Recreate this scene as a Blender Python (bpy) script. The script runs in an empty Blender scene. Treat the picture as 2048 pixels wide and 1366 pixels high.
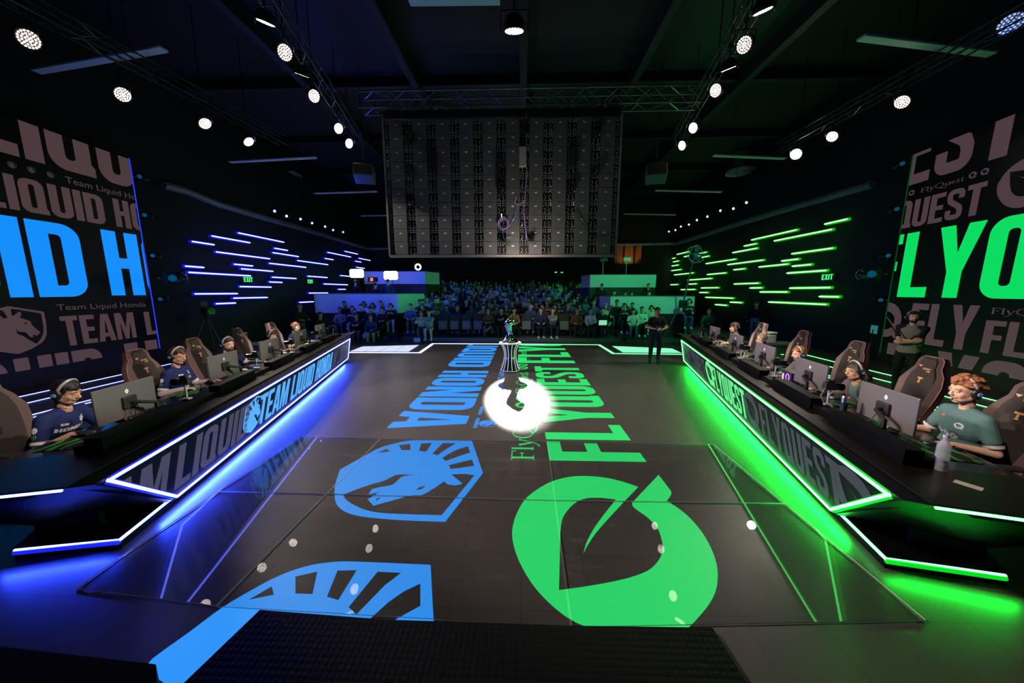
import bpy, bmesh, math, random
from mathutils import Vector as V, Matrix as M, Euler
from mathutils.geometry import tessellate_polygon
from mathutils.bvhtree import BVHTree
R = random.Random(7)
sc = bpy.context.scene
C = sc.collection
# ---------------------------------------------------------------- camera
FPX = 660.0; HZ = 583.0; VX = 1045.0; EYE = 2.2
PIT = math.atan((683-HZ)/FPX); PSI = math.atan((VX-1024)*math.cos(PIT)/FPX)
cd = bpy.data.cameras.new('camera'); cam = bpy.data.objects.new('camera', cd); C.objects.link(cam)
cd.sensor_width = 36.0; cd.lens = FPX*36.0/2048.0; cd.clip_start = 0.05; cd.clip_end = 200
cam.location = (0, 0, EYE); cam.rotation_euler = (math.pi/2-PIT, 0, PSI)
sc.camera = cam
# ---------------------------------------------------------------- world, exposure
w = bpy.data.worlds.new('dark_hall'); sc.world = w; w.use_nodes = True
w.node_tree.nodes['Background'].inputs[0].default_value = (0.004, 0.007, 0.016, 1)
w.node_tree.nodes['Background'].inputs[1].default_value = 0.35
sc.view_settings.view_transform = 'Standard'; sc.view_settings.look = 'None'
sc.view_settings.exposure = 0.0; sc.view_settings.gamma = 1.0
sc.cycles.max_bounces = 4; sc.cycles.diffuse_bounces = 1; sc.cycles.glossy_bounces = 3
sc.cycles.use_adaptive_sampling = True; sc.cycles.adaptive_threshold = 0.06; sc.cycles.adaptive_min_samples = 16
sc.cycles.transparent_max_bounces = 8; sc.cycles.transmission_bounces = 3
sc.cycles.sample_clamp_indirect = 4.0; sc.cycles.sample_clamp_direct = 0.0
sc.cycles.caustics_reflective = False; sc.cycles.caustics_refractive = False
sc.cycles.use_denoising = True
WARM = (1.0, 0.83, 0.70); BLUE = (0.02, 0.05, 1.0); GREEN = (0.0, 1.0, 0.035)
def spot(name, loc, aim, power, ang, col=WARM, size=0.12, blend=0.3):
    l = bpy.data.lights.new(name, 'SPOT'); o = bpy.data.objects.new(name, l); C.objects.link(o)
    l.energy = power; l.spot_size = math.radians(ang); l.spot_blend = blend; l.color = col
    l.shadow_soft_size = size
    o.location = loc; o.rotation_euler = (V(aim)-V(loc)).to_track_quat('-Z', 'Y').to_euler()
    o['kind'] = 'helper'
    return o
def area(name, loc, aim, power, sx, sy, col):
    l = bpy.data.lights.new(name, 'AREA'); o = bpy.data.objects.new(name, l); C.objects.link(o)
    l.shape = 'RECTANGLE'; l.size = sx; l.size_y = sy; l.energy = power; l.color = col
    o.location = loc; o.rotation_euler = (V(aim)-V(loc)).to_track_quat('-Z', 'Y').to_euler()
    o['kind'] = 'helper'
    return o
# lamp heads: (x, y, z) and where each one points; they hang from the ceiling trusses
LAMPS = [  # x, y, z, aim, power, angle, place words
 (-8.53, 6.14, 6.5, (2.5, 4.4, 0), 3600, 34, 'nearest the camera'),
 (-8.85, 7.75, 6.5, (1.6, 5.2, 0), 2600, 46, 'second from the camera'),
 (-8.24, 9.04, 6.5, (-1.0, 8.0, 0), 1600, 60, 'third from the camera'),
 (-7.97, 10.1, 6.5, (-1.6, 10.0, 0), 900, 60, 'farthest from the camera'),
 (-4.66, 6.61, 7.0, (-6.5, 8.5, 1.2), 2500, 22, 'nearest the camera'),
 (-4.85, 7.36, 7.0, (4.25, 3.1, 1.2), 3200, 9, 'second from the camera'),
 (-4.97, 8.06, 7.0, (-7.0, 10.2, 1.2), 2500, 22, 'third from the camera'),
 (-5.20, 8.86, 7.0, (4.7, 4.5, 1.15), 3200, 9, 'fourth from the camera'),
 (-5.50, 10.5, 7.0, (5.2, 5.9, 1.1), 3200, 9, 'fifth from the camera'),
 (-5.71, 11.5, 7.0, (5.6, 7.5, 1.1), 3200, 9, 'farthest from the camera'),
 (8.69, 8.59, 6.5, (.6, 7.0, 0), 1050, 38, 'nearest the camera'),
 (8.67, 10.3, 6.5, (.4, 8.0, 0), 1000, 62, 'between the nearest and the dazzling one'),
 (8.64, 11.5, 6.5, (-1.0, 6.6, 0), 700, 20, 'farthest, brightest and without visible beads'),
 (4.14, 6.64, 7.0, (6.0, 8.5, 1.2), 2500, 22, 'nearest the camera'),
 (4.34, 7.44, 7.0, (-4.7, 3.1, 1.15), 3200, 9, 'second from the camera'),
 (4.47, 8.15, 7.0, (6.5, 10.2, 1.2), 2500, 22, 'third from the camera'),
 (4.64, 8.94, 7.0, (-5.3, 4.6, 1.15), 3200, 9, 'fourth from the camera'),
 (5.04, 10.8, 7.0, (-5.6, 5.8, 1.15), 3200, 9, 'fifth from the camera'),
 (5.28, 12.0, 7.0, (-6.1, 7.5, 1.15), 3200, 9, 'farthest from the camera'),
 (-0.14, 5.50, 6.0, (-0.14, 7.6, 0), 160, 70, 'alone above the middle of the stage'),
]
for i, (x, y, z, aim, p, ang, words) in enumerate(LAMPS):
    d = (V(aim)-V((x, y, z))).normalized()
    spot('lamp_light', V((x, y, z))+d*0.03, aim, p, ang, size=0.10, blend=0.35)
# shuttered front lights above the camera, one narrow beam for each player
XD = lambda sd, a, b: (-.27+sd*(2.84+a*.2666+b*.9638), 2.19+a*.9638-b*.2666)
for sd, A_ in ((-1, (1.3, 2.92, 4.14, 5.86, 7.3)), (1, (1.35, 2.76, 4.2, 5.8, 7.62))):
    for k, a_ in enumerate(A_):
        x_, y_ = XD(sd, a_, 1.22); spot('player_key_light', (-sd*1.6, .8+k*.75, 6.6), (x_, y_, 1.08+.05*(k == 0)), 2100+k*420, 9.5-k*.8, WARM, .10, .6)
# follow spot behind the screen wall that makes the hot pool on the stage
spot('follow_spot_light', (-1.15, 19.6, 6.45), (-0.05, 6.8, 0), 46000, 6.3, (1, .93, .88), 0.05, .8)
# small wash lamps along both side walls
for i in range(5):
    spot('blue_wash_light', (-11.2, 14.5+i*2, 5.6), (-4.6, 17.0+i, 1.3), 1050, 44, (0.01, 0.035, 1.0), 0.15)
    spot('green_wash_light', (10.8, 14.5+i*2, 5.6), (2.6, 17.0+i, 1.6), 330, 48, (0.0, 1.0, 0.12), 0.15)
spot('blue_box_light', (-7.5, 9.5, 6.8), (-7.2, 16.8, 1.9), 1700, 44, (0.055, 0.09, 1.0), 0.15)
spot('green_end_light', (2.5, 12.0, 6.6), (-5.6, 17.2, 1.6), 900, 16, (0.0, 1.0, .10), 0.15)
spot('green_box_light', (7.0, 9.5, 6.8), (5.8, 16.8, 1.9), 1500, 44, (0.06, 1.0, 0.34), 0.15)
spot('wall_bounce_fill', (-0.1, 9.0, 2.75), (-0.0, 10.1, 3.6), 115, 150, WARM, 0.2, 1.0)  # added fill, stands in for bounce from the floor pool
spot('audience_warm_fill', (0.6, 10.7, 5.6), (0.9, 15.0, 0.8), 420, 34, WARM, 0.2, 0.9)  # unseen warm fill, added to lift the front row
spot('ceiling_blue_light', (-6.5, 12.5, 5.2), (-3.5, 9, 9.0), 170, 110, (0.01, 0.05, 1), 0.4, 0.9)  # unseen uplight, added to brighten the left battens
spot('ceiling_green_light', (6.5, 12.5, 5.2), (4, 9, 9.0), 55, 110, (0.0, 1.0, 0.2), 0.4, 0.9)  # unseen green uplight, likewise added for the right battens

# ---------------------------------------------------------------- helpers
def ray(px, py):
    x = (px-1024)/FPX; u = -(py-683)/FPX; cp, sp = math.cos(PIT), math.sin(PIT)
    r = (x, cp+u*sp, -sp+u*cp); c, s = math.cos(PSI), math.sin(PSI)
    return V((r[0]*c-r[1]*s, r[0]*s+r[1]*c, r[2]))
def G(px, py, z=0.0):                      # where a direction meets a level plane
    r = ray(px, py); t = (z-EYE)/r.z; return V((r.x*t, r.y*t, z))
def ATY(px, py, y):
    r = ray(px, py); t = y/r.y; return V((r.x*t, y, EYE+r.z*t))
def ATX(px, py, x):
    r = ray(px, py); t = x/r.x; return V((x, r.y*t, EYE+r.z*t))
XC = -0.27; TX, TY = 0.2666, 0.9638
def D(s, a, b, z=0.0):                     # desk coordinates: a along the desk, b outwards behind it
    u = 2.84+a*TX+b*TY; y = 2.19+a*TY-b*TX
    return V((XC+s*u, y, z))
def desk_rot(s): return math.atan2(TX, -TY) if s > 0 else math.atan2(TX, TY)   # players look at the stage
def lin(c):
    return tuple(((v/12.92) if v <= 0.04045 else ((v+0.055)/1.055)**2.4) for v in c)
def hexc(h): return lin(tuple(int(h[i:i+2], 16)/255 for i in (0, 2, 4)))
MATS = {}
def mat(name, col=(.5, .5, .5), rough=.5, metal=0., emit=None, est=1., spec=.5, alpha=1., bump=0., bscale=60., coat=0., noise=0.):
    if name in MATS: return MATS[name]
    m = bpy.data.materials.new(name); m.use_nodes = True; nt = m.node_tree
    b = nt.nodes['Principled BSDF']
    b.inputs['Base Color'].default_value = (*col, 1); b.inputs['Roughness'].default_value = rough
    b.inputs['Metallic'].default_value = metal; b.inputs['Specular IOR Level'].default_value = spec
    b.inputs['Coat Weight'].default_value = coat
    if emit: b.inputs['Emission Color'].default_value = (*emit, 1); b.inputs['Emission Strength'].default_value = est
    if alpha < 1: b.inputs['Alpha'].default_value = alpha
    if bump or noise:
        tc = nt.nodes.new('ShaderNodeTexCoord'); n = nt.nodes.new('ShaderNodeTexNoise'); n.inputs['Scale'].default_value = bscale
        nt.links.new(tc.outputs['Object'], n.inputs['Vector'])
        if bump:
            bp = nt.nodes.new('ShaderNodeBump'); bp.inputs['Strength'].default_value = bump; bp.inputs['Distance'].default_value = .01
            nt.links.new(n.outputs['Fac'], bp.inputs['Height']); nt.links.new(bp.outputs['Normal'], b.inputs['Normal'])
        if noise:
            mx = nt.nodes.new('ShaderNodeMix'); mx.data_type = 'RGBA'
            mx.inputs[6].default_value = (*[c*(1-noise) for c in col], 1); mx.inputs[7].default_value = (*[min(1, c*(1+noise)) for c in col], 1)
            nt.links.new(n.outputs['Fac'], mx.inputs[0]); nt.links.new(mx.outputs[2], b.inputs['Base Color'])
    MATS[name] = m; return m
def glow(name, col, st=1.):
    if name in MATS: return MATS[name]
    return mat(name, (0.01, 0.01, 0.01), .4, emit=col, est=st)
def tag(o, label=None, cat=None, group=None, kind=None):
    if label: o['label'] = label
    if cat: o['category'] = cat
    if group: o['group'] = group
    if kind: o['kind'] = kind
    return o
def empty(name, loc=(0, 0, 0), rz=0., label=None, cat=None, group=None, kind=None):
    o = bpy.data.objects.new(name, None); C.objects.link(o); o.location = loc; o.rotation_euler = (0, 0, rz)
    o.empty_display_size = .1
    return tag(o, label, cat, group, kind)
def link(name, me, parent=None, loc=None, rz=None):
    o = bpy.data.objects.new(name, me); C.objects.link(o)
    if parent: o.parent = parent
    if loc is not None: o.location = loc
    if rz is not None: o.rotation_euler = (0, 0, rz)
    return o
def copy_tree(o, parent=None):
    c = o.copy(); C.objects.link(c)
    if parent: c.parent = parent
    for ch in list(o.children): copy_tree(ch, c)
    return c
def basis(d, up=V((0, 0, 1))):
    d = V(d).normalized()
    if abs(d.dot(up)) > .98: up = V((1, 0, 0))
    x = up.cross(d).normalized(); y = d.cross(x)
    return x, y, d
class MB:
    def __init__(s): s.v = []; s.f = []; s.mi = []; s.m = 0; s.X = None
    def add(s, vs, fs):
        n = len(s.v); s.v += [(s.X @ V(p)) if s.X else V(p) for p in vs]
        s.f += [tuple(i+n for i in f) for f in fs]; s.mi += [s.m]*len(fs); return s
    def box(s, c, size, rz=0., rx=0., ry=0.):
        m = M.Translation(c) @ Euler((rx, ry, rz)).to_matrix().to_4x4(); h = [d/2 for d in size]
        vs = [m @ V((sx*h[0], sy*h[1], sz*h[2])) for sx in (-1, 1) for sy in (-1, 1) for sz in (-1, 1)]
        return s.add(vs, [(0, 1, 3, 2), (4, 6, 7, 5), (0, 4, 5, 1), (2, 3, 7, 6), (0, 2, 6, 4), (1, 5, 7, 3)])
    def rbox(s, c, size, r=.02, rz=0., rx=0., ry=0., n=2):   # bevelled box
        bm = bmesh.new(); bmesh.ops.create_cube(bm, size=1.0)
        for v in bm.verts: v.co = V((v.co.x*size[0], v.co.y*size[1], v.co.z*size[2]))
        bmesh.ops.bevel(bm, geom=list(bm.edges), offset=min(r, min(size)*.49), segments=n, affect='EDGES', profile=.5)
        m = M.Translation(c) @ Euler((rx, ry, rz)).to_matrix().to_4x4()
        bm.verts.index_update(); s.add([m @ v.co for v in bm.verts], [tuple(v.index for v in f.verts) for f in bm.faces]); bm.free(); return s
    def rings(s, rings, cap=True, close=True):
        n = len(rings[0]); vs = [p for r in rings for p in r]; fs = []
        for i in range(len(rings)-1):
            for j in range(n if close else n-1):
                k = (j+1) % n; fs.append((i*n+j, i*n+k, (i+1)*n+k, (i+1)*n+j))
        if cap: fs += [tuple(range(n-1, -1, -1)), tuple((len(rings)-1)*n+j for j in range(n))]
        return s.add(vs, fs)
    def cyl(s, p0, p1, r0, r1=None, n=12, cap=True):
        r1 = r0 if r1 is None else r1; p0, p1 = V(p0), V(p1); x, y, d = basis(p1-p0)
        rg = [[p+(x*math.cos(t)+y*math.sin(t))*r for t in [2*math.pi*j/n for j in range(n)]] for p, r in ((p0, r0), (p1, r1))]
        return s.rings(rg, cap)
    def tube(s, pts, r, n=8, cap=True, closed=False):
        pts = [V(p) for p in pts]; rg = []; L = len(pts); px = None
        for i, p in enumerate(pts):
            a = pts[(i-1) % L] if (closed or i > 0) else p; b = pts[(i+1) % L] if (closed or i < L-1) else p
            d = (b-a); d = d.normalized() if d.length > 1e-9 else V((0, 0, 1))
            if px is None: x, y, d = basis(d)
            else:
                x = (px-d*px.dot(d)); x = x.normalized() if x.length > 1e-6 else basis(d)[0]; y = d.cross(x)
            px = x; rr = r[i] if isinstance(r, (list, tuple)) else r
            rg.append([p+(x*math.cos(t)+y*math.sin(t))*rr for t in [2*math.pi*j/n for j in range(n)]])
        if closed: rg.append(rg[0]); cap = False
        return s.rings(rg, cap)
    def lathe(s, prof, n=24, c=(0, 0, 0), cap=True):
        return s.rings([[V((c[0]+r*math.cos(2*math.pi*j/n), c[1]+r*math.sin(2*math.pi*j/n), c[2]+z)) for j in range(n)] for r, z in prof], cap)
    def ball(s, c, r, n=12, m=8, rot=None):
        r = (r, r, r) if isinstance(r, (int, float)) else r; c = V(c); vs = []; fs = []
        for i in range(1, m):
            th = math.pi*i/m
            for j in range(n):
                p = V((r[0]*math.sin(th)*math.cos(2*math.pi*j/n), r[1]*math.sin(th)*math.sin(2*math.pi*j/n), r[2]*math.cos(th)))
                vs.append(c+(rot @ p if rot else p))
        for i in range(m-2):
            for j in range(n): k = (j+1) % n; fs.append((i*n+j, (i+1)*n+j, (i+1)*n+k, i*n+k))
        t = len(vs); a = V((0, 0, r[2])); vs += [c+(rot @ a if rot else a), c-(rot @ a if rot else a)]
        for j in range(n): k = (j+1) % n; fs += [(t, j, k), (t+1, (m-2)*n+k, (m-2)*n+j)]
        return s.add(vs, fs)
    def prism(s, poly, z0, z1):
        n = len(poly); vs = [(*p[:2], z0) for p in poly]+[(*p[:2], z1) for p in poly]
        tri = tessellate_polygon([[V((p[0], p[1], 0)) for p in poly]])
        fs = [t for t in tri]+[tuple(i+n for i in t) for t in tri]+[(i, (i+1) % n, n+(i+1) % n, n+i) for i in range(n)]
        return s.add(vs, fs)
    def hull(s, a, b):      # two matching loops of 3D points
        return s.rings([a, b])
    def mesh(s, name, mats, smooth=False):
        me = bpy.data.meshes.new(name); me.from_pydata([tuple(p) for p in s.v], [], s.f)
        for m in (mats if isinstance(mats, (list, tuple)) else [mats]): me.materials.append(m)
        me.polygons.foreach_set('material_index', s.mi)
        if smooth: me.polygons.foreach_set('use_smooth', [True]*len(s.f))
        bm = bmesh.new(); bm.from_mesh(me); bmesh.ops.recalc_face_normals(bm, faces=bm.faces); bm.to_mesh(me); bm.free()
        if smooth:
            try: me.set_sharp_from_angle(angle=math.radians(40))
            except Exception: pass
        return me
    def build(s, name, mats, parent=None, smooth=False, loc=None, rz=None):
        return link(name, s.mesh(name, mats, smooth), parent, loc, rz)
def flat(polys, fn):         # polys: [(outer, [holes])] in 2D, fn maps (u, v) to 3D; one flat mesh
    mb = MB()
    for out, holes in polys:
        loops = [out]+list(holes); flatp = [p for l in loops for p in l]
        tri = tessellate_polygon([[V((p[0], p[1], 0)) for p in l] for l in loops])
        mb.add([fn(*p) for p in flatp], [tuple(t) for t in tri])
    return mb
# ---------------------------------------------------------------- lettering drawn as outlines, height 1
W_, T_, B_ = .52, .2, .155
def arc(cx, cy, r, a0, a1, n=8):
    return [(cx+r*math.cos(math.radians(a0+(a1-a0)*i/n)), cy+r*math.sin(math.radians(a0+(a1-a0)*i/n))) for i in range(n+1)]
def rr(x0, y0, x1, y1, r):   # radii bl, br, tr, tl
    bl, br, tr, tl = r; o = []
    o += arc(x0+bl, y0+bl, bl, 180, 270) if bl else [(x0, y0)]
    o += arc(x1-br, y0+br, br, 270, 360) if br else [(x1, y0)]
    o += arc(x1-tr, y1-tr, tr, 0, 90) if tr else [(x1, y1)]
    o += arc(x0+tl, y1-tl, tl, 90, 180) if tl else [(x0, y1)]
    return o
def stroke(pts, wd):
    pts = [V((p[0], p[1])) for p in pts]; l = []; r = []
    for i, p in enumerate(pts):
        a = (p-pts[i-1]).normalized() if i else None; b = (pts[i+1]-p).normalized() if i < len(pts)-1 else None
        if a is None: a = b
        if b is None: b = a
        t = (a+b).normalized(); n = V((-t.y, t.x)); ww = (wd[i] if isinstance(wd, (list, tuple)) else wd)/2
        k = ww/max(.5, abs(n.dot(V((-a.y, a.x))))); l.append(tuple(p+n*k)); r.append(tuple(p-n*k))
    return l+r[::-1]
def glyph(c):
    W, T, B = W_, T_, B_; Rr = .2
    if c == 'I': return T, [([(0, 0), (T, 0), (T, 1), (0, 1)], [])]
    if c == 'L': return .46, [([(0, 0), (.46, 0), (.46, B), (T, B), (T, 1), (0, 1)], [])]
    if c == 'T': return .5, [([(.15, 0), (.35, 0), (.35, 1-B), (.5, 1-B), (.5, 1), (0, 1), (0, 1-B), (.15, 1-B)], [])]
    if c == 'E': return .46, [([(0, 0), (.46, 0), (.46, B), (T, B), (T, .43), (.42, .43), (.42, .58), (T, .58), (T, 1-B), (.46, 1-B), (.46, 1), (0, 1)], [])]
    if c == 'F': return .45, [([(0, 0), (T, 0), (T, .42), (.41, .42), (.41, .57), (T, .57), (T, 1-B), (.45, 1-B), (.45, 1), (0, 1)], [])]
    if c == 'H': return W, [([(0, 0), (T, 0), (T, .43), (W-T, .43), (W-T, 0), (W, 0), (W, 1), (W-T, 1), (W-T, .59), (T, .59), (T, 1), (0, 1)], [])]
    if c == 'A': return .58, [([(0, 0), (.19, 0), (.215, .17), (.365, .17), (.39, 0), (.58, 0), (.42, 1), (.16, 1)], [[(.235, .31), (.345, .31), (.295, .76), (.285, .76)]])]
    if c == 'M': return .72, [([(0, 0), (.17, 0), (.17, .62), (.18, .62), (.29, 0), (.43, 0), (.54, .62), (.55, .62), (.55, 0), (.72, 0), (.72, 1), (.48, 1), (.36, .42), (.24, 1), (0, 1)], [])]
    if c == 'N': return .54, [([(0, 0), (.18, 0), (.18, .5), (.33, 0), (.54, 0), (.54, 1), (.36, 1), (.36, .5), (.21, 1), (0, 1)], [])]
    if c == 'Y': return .58, [([(.19, 0), (.39, 0), (.39, .36), (.58, 1), (.375, 1), (.29, .62), (.205, 1), (0, 1), (.19, .36)], [])]
    if c == 'D': return W, [(rr(0, 0, W, 1, (0, Rr, Rr, 0)), [rr(T, B, W-T, 1-B, (0, .05, .05, 0))])]
    if c == 'O': return W, [(rr(0, 0, W, 1, (Rr,)*4), [rr(T, B, W-T, 1-B, (.05,)*4)])]
    if c == 'Q': return W+.04, [(rr(0, 0, W, 1, (Rr,)*4), [rr(T, B, W-T, 1-B, (.05,)*4)]), ([(W-.22, 0), (W+.04, 0), (W+.04, .13), (W-.02, .2), (W-.2, .12)], [])]
    if c == 'U': return W, [([(0, 1), (0, Rr)]+arc(Rr, Rr, Rr, 180, 270)[1:]+arc(W-Rr, Rr, Rr, 270, 360)+[(W, 1), (W-T, 1), (W-T, B+.05)]+arc(W-T-.05, B+.05, .05, 0, -90)[1:]+arc(T+.05, B+.05, .05, 270, 180)+[(T, 1)], [])]
    if c == 'S':
        p = [(.43, .68), (.43, .8)]+arc(.33, .82, .1, 0, 90, 4)+arc(.19, .82, .1, 90, 180, 4)+[(.09, .7), (.13, .6), (.39, .4), (.43, .3)]+arc(.33, .18, .1, 0, -90, 4)+arc(.19, .18, .1, 270, 180, 4)+[(.09, .33)]
        return .52, [(stroke(p, .165), [])]
    if c == 'R': return W, [([(0, 0), (T, 0), (T, .4), (.27, .4), (.33, 0), (.53, 0), (.46, .47), (.52, .55), (.52, .9), (.42, 1), (0, 1)], [[(T, .54), (.32, .54), (.32, .86), (T, .86)]])]
    if c == 'B': return W, [([(0, 0), (.42, 0), (.52, .1), (.52, .44), (.45, .51), (.52, .58), (.52, .9), (.42, 1), (0, 1)], [[(T, .14), (.33, .14), (.33, .43), (T, .43)], [(T, .58), (.33, .58), (.33, .86), (T, .86)]])]
    if c == 'C': return .5, [(stroke([(.41, .62), (.41, .8)]+arc(.31, .83, .09, 0, 90, 3)+arc(.19, .83, .09, 90, 180, 3)+arc(.19, .17, .09, 180, 270, 3)+arc(.31, .17, .09, 270, 360, 3)+[(.41, .36)], .17), [])]
    return .24, []
def word(t, h, length=None, gap=.055):
    x = 0; out = []
    for ch in t:
        wd, ps = glyph(ch)
        out += [([(x+p[0], p[1]) for p in o], [[(x+p[0], p[1]) for p in q] for q in hs]) for o, hs in ps]; x += wd+gap
    x -= gap; k = (length/x) if length else h
    return [([(p[0]*k, p[1]*h) for p in o], [[(p[0]*k, p[1]*h) for p in q] for q in hs]) for o, hs in out], x*k
def shift(ps, du=0, dv=0, su=1, sv=1):
    return [([(p[0]*su+du, p[1]*sv+dv) for p in o], [[(p[0]*su+du, p[1]*sv+dv) for p in q] for q in hs]) for o, hs in ps]
_fc = {}
def thin(text):              # light sans lettering from the built-in font, cap height 1
    if text in _fc: return _fc[text]
    cu = bpy.data.curves.new('t', 'FONT'); cu.body = text; cu.size = 1.0; cu.resolution_u = 3
    ob = bpy.data.objects.new('t', cu); me = ob.to_mesh()
    vs = [(v.co.x/.72, v.co.y/.72) for v in me.vertices]; fs = [tuple(p.vertices) for p in me.polygons]
    wd = max([v[0] for v in vs] or [1]); ob.to_mesh_clear(); bpy.data.objects.remove(ob); bpy.data.curves.remove(cu)
    _fc[text] = (vs, fs, wd); return _fc[text]
def thin_mb(text, h, fn, length=None):
    vs, fs, wd = thin(text); k = length/wd if length else h
    return MB().add([fn(v[0]*k, v[1]*h) for v in vs], fs)
def serif():                 # FlyQuest in a book face, cap height 1
    o = []; a, b = .12, .05
    def st(p, wd): o.append((stroke(p, wd), []))
    st([(.14, 0), (.14, 1)], a); st([(0, .02), (.3, .02)], b); st([(0, .98), (.6, .98)], b); st([(.6, 1), (.6, .8)], b); st([(.2, .53), (.45, .53)], b); st([(.45, .63), (.45, .43)], b)
    st([(.8, 0), (.8, 1.02)], a); st([(.68, .02), (.92, .02)], b)
    st([(1.08, .62), (1.28, .05)], a); st([(1.5, .62), (1.22, -.12), (1.05, -.3), (.98, -.26)], [b, b, b, .09]); st([(1.0, .64), (1.18, .64)], b); st([(1.42, .64), (1.58, .64)], b)
    def ring(cx, cy, rx, ry, n=20): return ([(cx+rx*math.cos(2*math.pi*i/n), cy+ry*math.sin(2*math.pi*i/n)) for i in range(n)], [[(cx+(rx-.1)*math.cos(2*math.pi*i/n), cy+(ry-.05)*math.sin(2*math.pi*i/n)) for i in range(n)]])
    o.append(ring(2.08, .5, .46, .52)); st([(2.0, .02), (2.35, -.2), (2.7, -.3), (3.0, -.2)], [.06, .12, .09, .03])
    st([(2.75, .64), (2.75, .2), (2.85, .05), (3.0, .06), (3.1, .18)], [a, a, .09, .06, b]); st([(3.13, .64), (3.13, 0)], a)
    st([(3.66, .34), (3.36, .34)], b); st(arc(3.52, .32, .2, 10, 320, 12), [.06]*3+[.1]*7+[.06]*3)
    st([(4.08, .52), (4.05, .6), (3.93, .62), (3.86, .52), (3.95, .38), (4.06, .28), (4.08, .12), (3.97, .03), (3.86, .06), (3.84, .16)], .075)
    st([(4.34, .85), (4.34, .15), (4.42, .03), (4.52, .08)], [b, a, .09, b]); st([(4.22, .61), (4.52, .61)], b)
    return o, 4.55
# emblems, traced once on the stage floor in metres and reused everywhere
def fl(cx, cy, ox, oy, k): return G(ox+cx/k, oy+cy/k)
_sh = dict(o=[(1638, 118), (1757, 465), (1350, 992), (900, 975), (640, 955), (430, 930), (300, 895), (215, 845), (170, 780), (157, 700), (160, 610), (190, 500), (215, 428), (470, 285), (640, 195), (790, 150), (900, 124), (1010, 112)],
 h=[[(250, 697), (400, 640), (560, 585), (690, 548), (770, 508), (830, 484), (920, 481), (1045, 488), (930, 493), (870, 515), (820, 560), (775, 592), (640, 618), (560, 638), (522, 695), (600, 680), (650, 658), (560, 722), (510, 745), (575, 818), (850, 742), (1000, 705), (1105, 700), (1340, 555), (1370, 585), (1440, 597), (1500, 592), (1535, 577), (1415, 480), (1560, 475), (1665, 490), (1310, 920), (700, 898), (500, 865), (350, 800), (270, 740)],
 [(850, 165), (972, 150), (975, 217), (880, 217)], [(1090, 145), (1205, 142), (1145, 235), (1068, 225)], [(1325, 142), (1465, 142), (1380, 195), (1265, 273), (1210, 255)],
 [(1595, 175), (1617, 243), (1480, 290), (1355, 335), (1315, 303), (1450, 225)], [(1640, 318), (1660, 388), (1408, 422), (1390, 380)], [(620, 247), (720, 203), (755, 232)],
 [(1040, 650), (1060, 622), (1140, 600), (1100, 635)], [(600, 770), (615, 735), (655, 730)]])
def smooth(P, lim=32, n=4):              # round the gently turning runs of an outline, keep its corners
    P = [V((p[0], p[1])) for p in P]; N_ = len(P); out = []
    def corner(i):
        a = P[i]-P[i-1]; b = P[(i+1) % N_]-P[i]; return a.length < 1e-6 or b.length < 1e-6 or math.degrees(a.angle(b)) > lim
    cr = [corner(i) for i in range(N_)]
    for i in range(N_):
        a, b = P[i], P[(i+1) % N_]; L = (b-a).length
        ta = (b-a) if cr[i] else (b-P[i-1]).normalized()*L; tb = (b-a) if cr[(i+1) % N_] else (P[(i+2) % N_]-a).normalized()*L
        for k in range(n):
            t = k/n; out.append(tuple(a*(2*t**3-3*t*t+1)+ta*(t**3-2*t*t+t)+b*(-2*t**3+3*t*t)+tb*(t**3-t*t)))
    return out
def floor2d(pts, k, ox, oy): return [tuple(fl(x, y, ox, oy, k)[:2]) for x, y in pts]
SH_W = (floor2d(smooth(_sh['o']), 5.389, 640, 860), [floor2d(smooth(h), 5.389, 640, 860) for h in _sh['h']])
_fq = [(712, 1293), (540, 1215), (400, 1110), (270, 975), (170, 820), (115, 690), (92, 570), (105, 470), (140, 380), (190, 300), (280, 225), (390, 165), (520, 130), (650, 122), (800, 135), (930, 165), (1050, 205), (930, 330), (740, 540), (670, 640), (632, 712), (660, 620), (720, 510), (800, 400), (880, 300), (740, 287), (640, 295), (560, 335), (500, 400), (470, 460), (458, 560), (455, 680), (448, 988), (620, 965), (850, 925), (1010, 885), (1130, 835), (1205, 760), (1235, 680), (1225, 600), (1190, 510), (1110, 430), (1020, 365), (1000, 335), (1010, 318), (1203, 113), (1300, 240), (1298, 265), (1265, 312), (1350, 365), (1440, 440), (1540, 560), (1610, 690), (1645, 800), (1652, 900), (1635, 1000), (1590, 1090), (1520, 1180), (1415, 1285), (1250, 1370), (1050, 1400), (850, 1370)]
FQ_W = floor2d(smooth(_fq), 3.794, 1000, 920)
def norm(loops, fu):
    pts = [[fu(*p) for p in l] for l in loops]; al = [p for l in pts for p in l]
    x0, x1 = min(p[0] for p in al), max(p[0] for p in al); y0, y1 = min(p[1] for p in al), max(p[1] for p in al); h = y1-y0
    return [[((p[0]-x0)/h, (p[1]-y0)/h) for p in l] for l in pts], (x1-x0)/h
_s, SH_R = norm([SH_W[0]]+SH_W[1], lambda x, y: (-y, x)); SHIELD = [(_s[0], _s[1:])]
_s, FQ_R = norm([FQ_W], lambda x, y: (y, -x)); LEAF = [(_s[0], [])]
def emblem(e, u, v, h, wd=None, r=1.): 
    return shift(e, u, v, (wd/r if wd else h), h)
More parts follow.
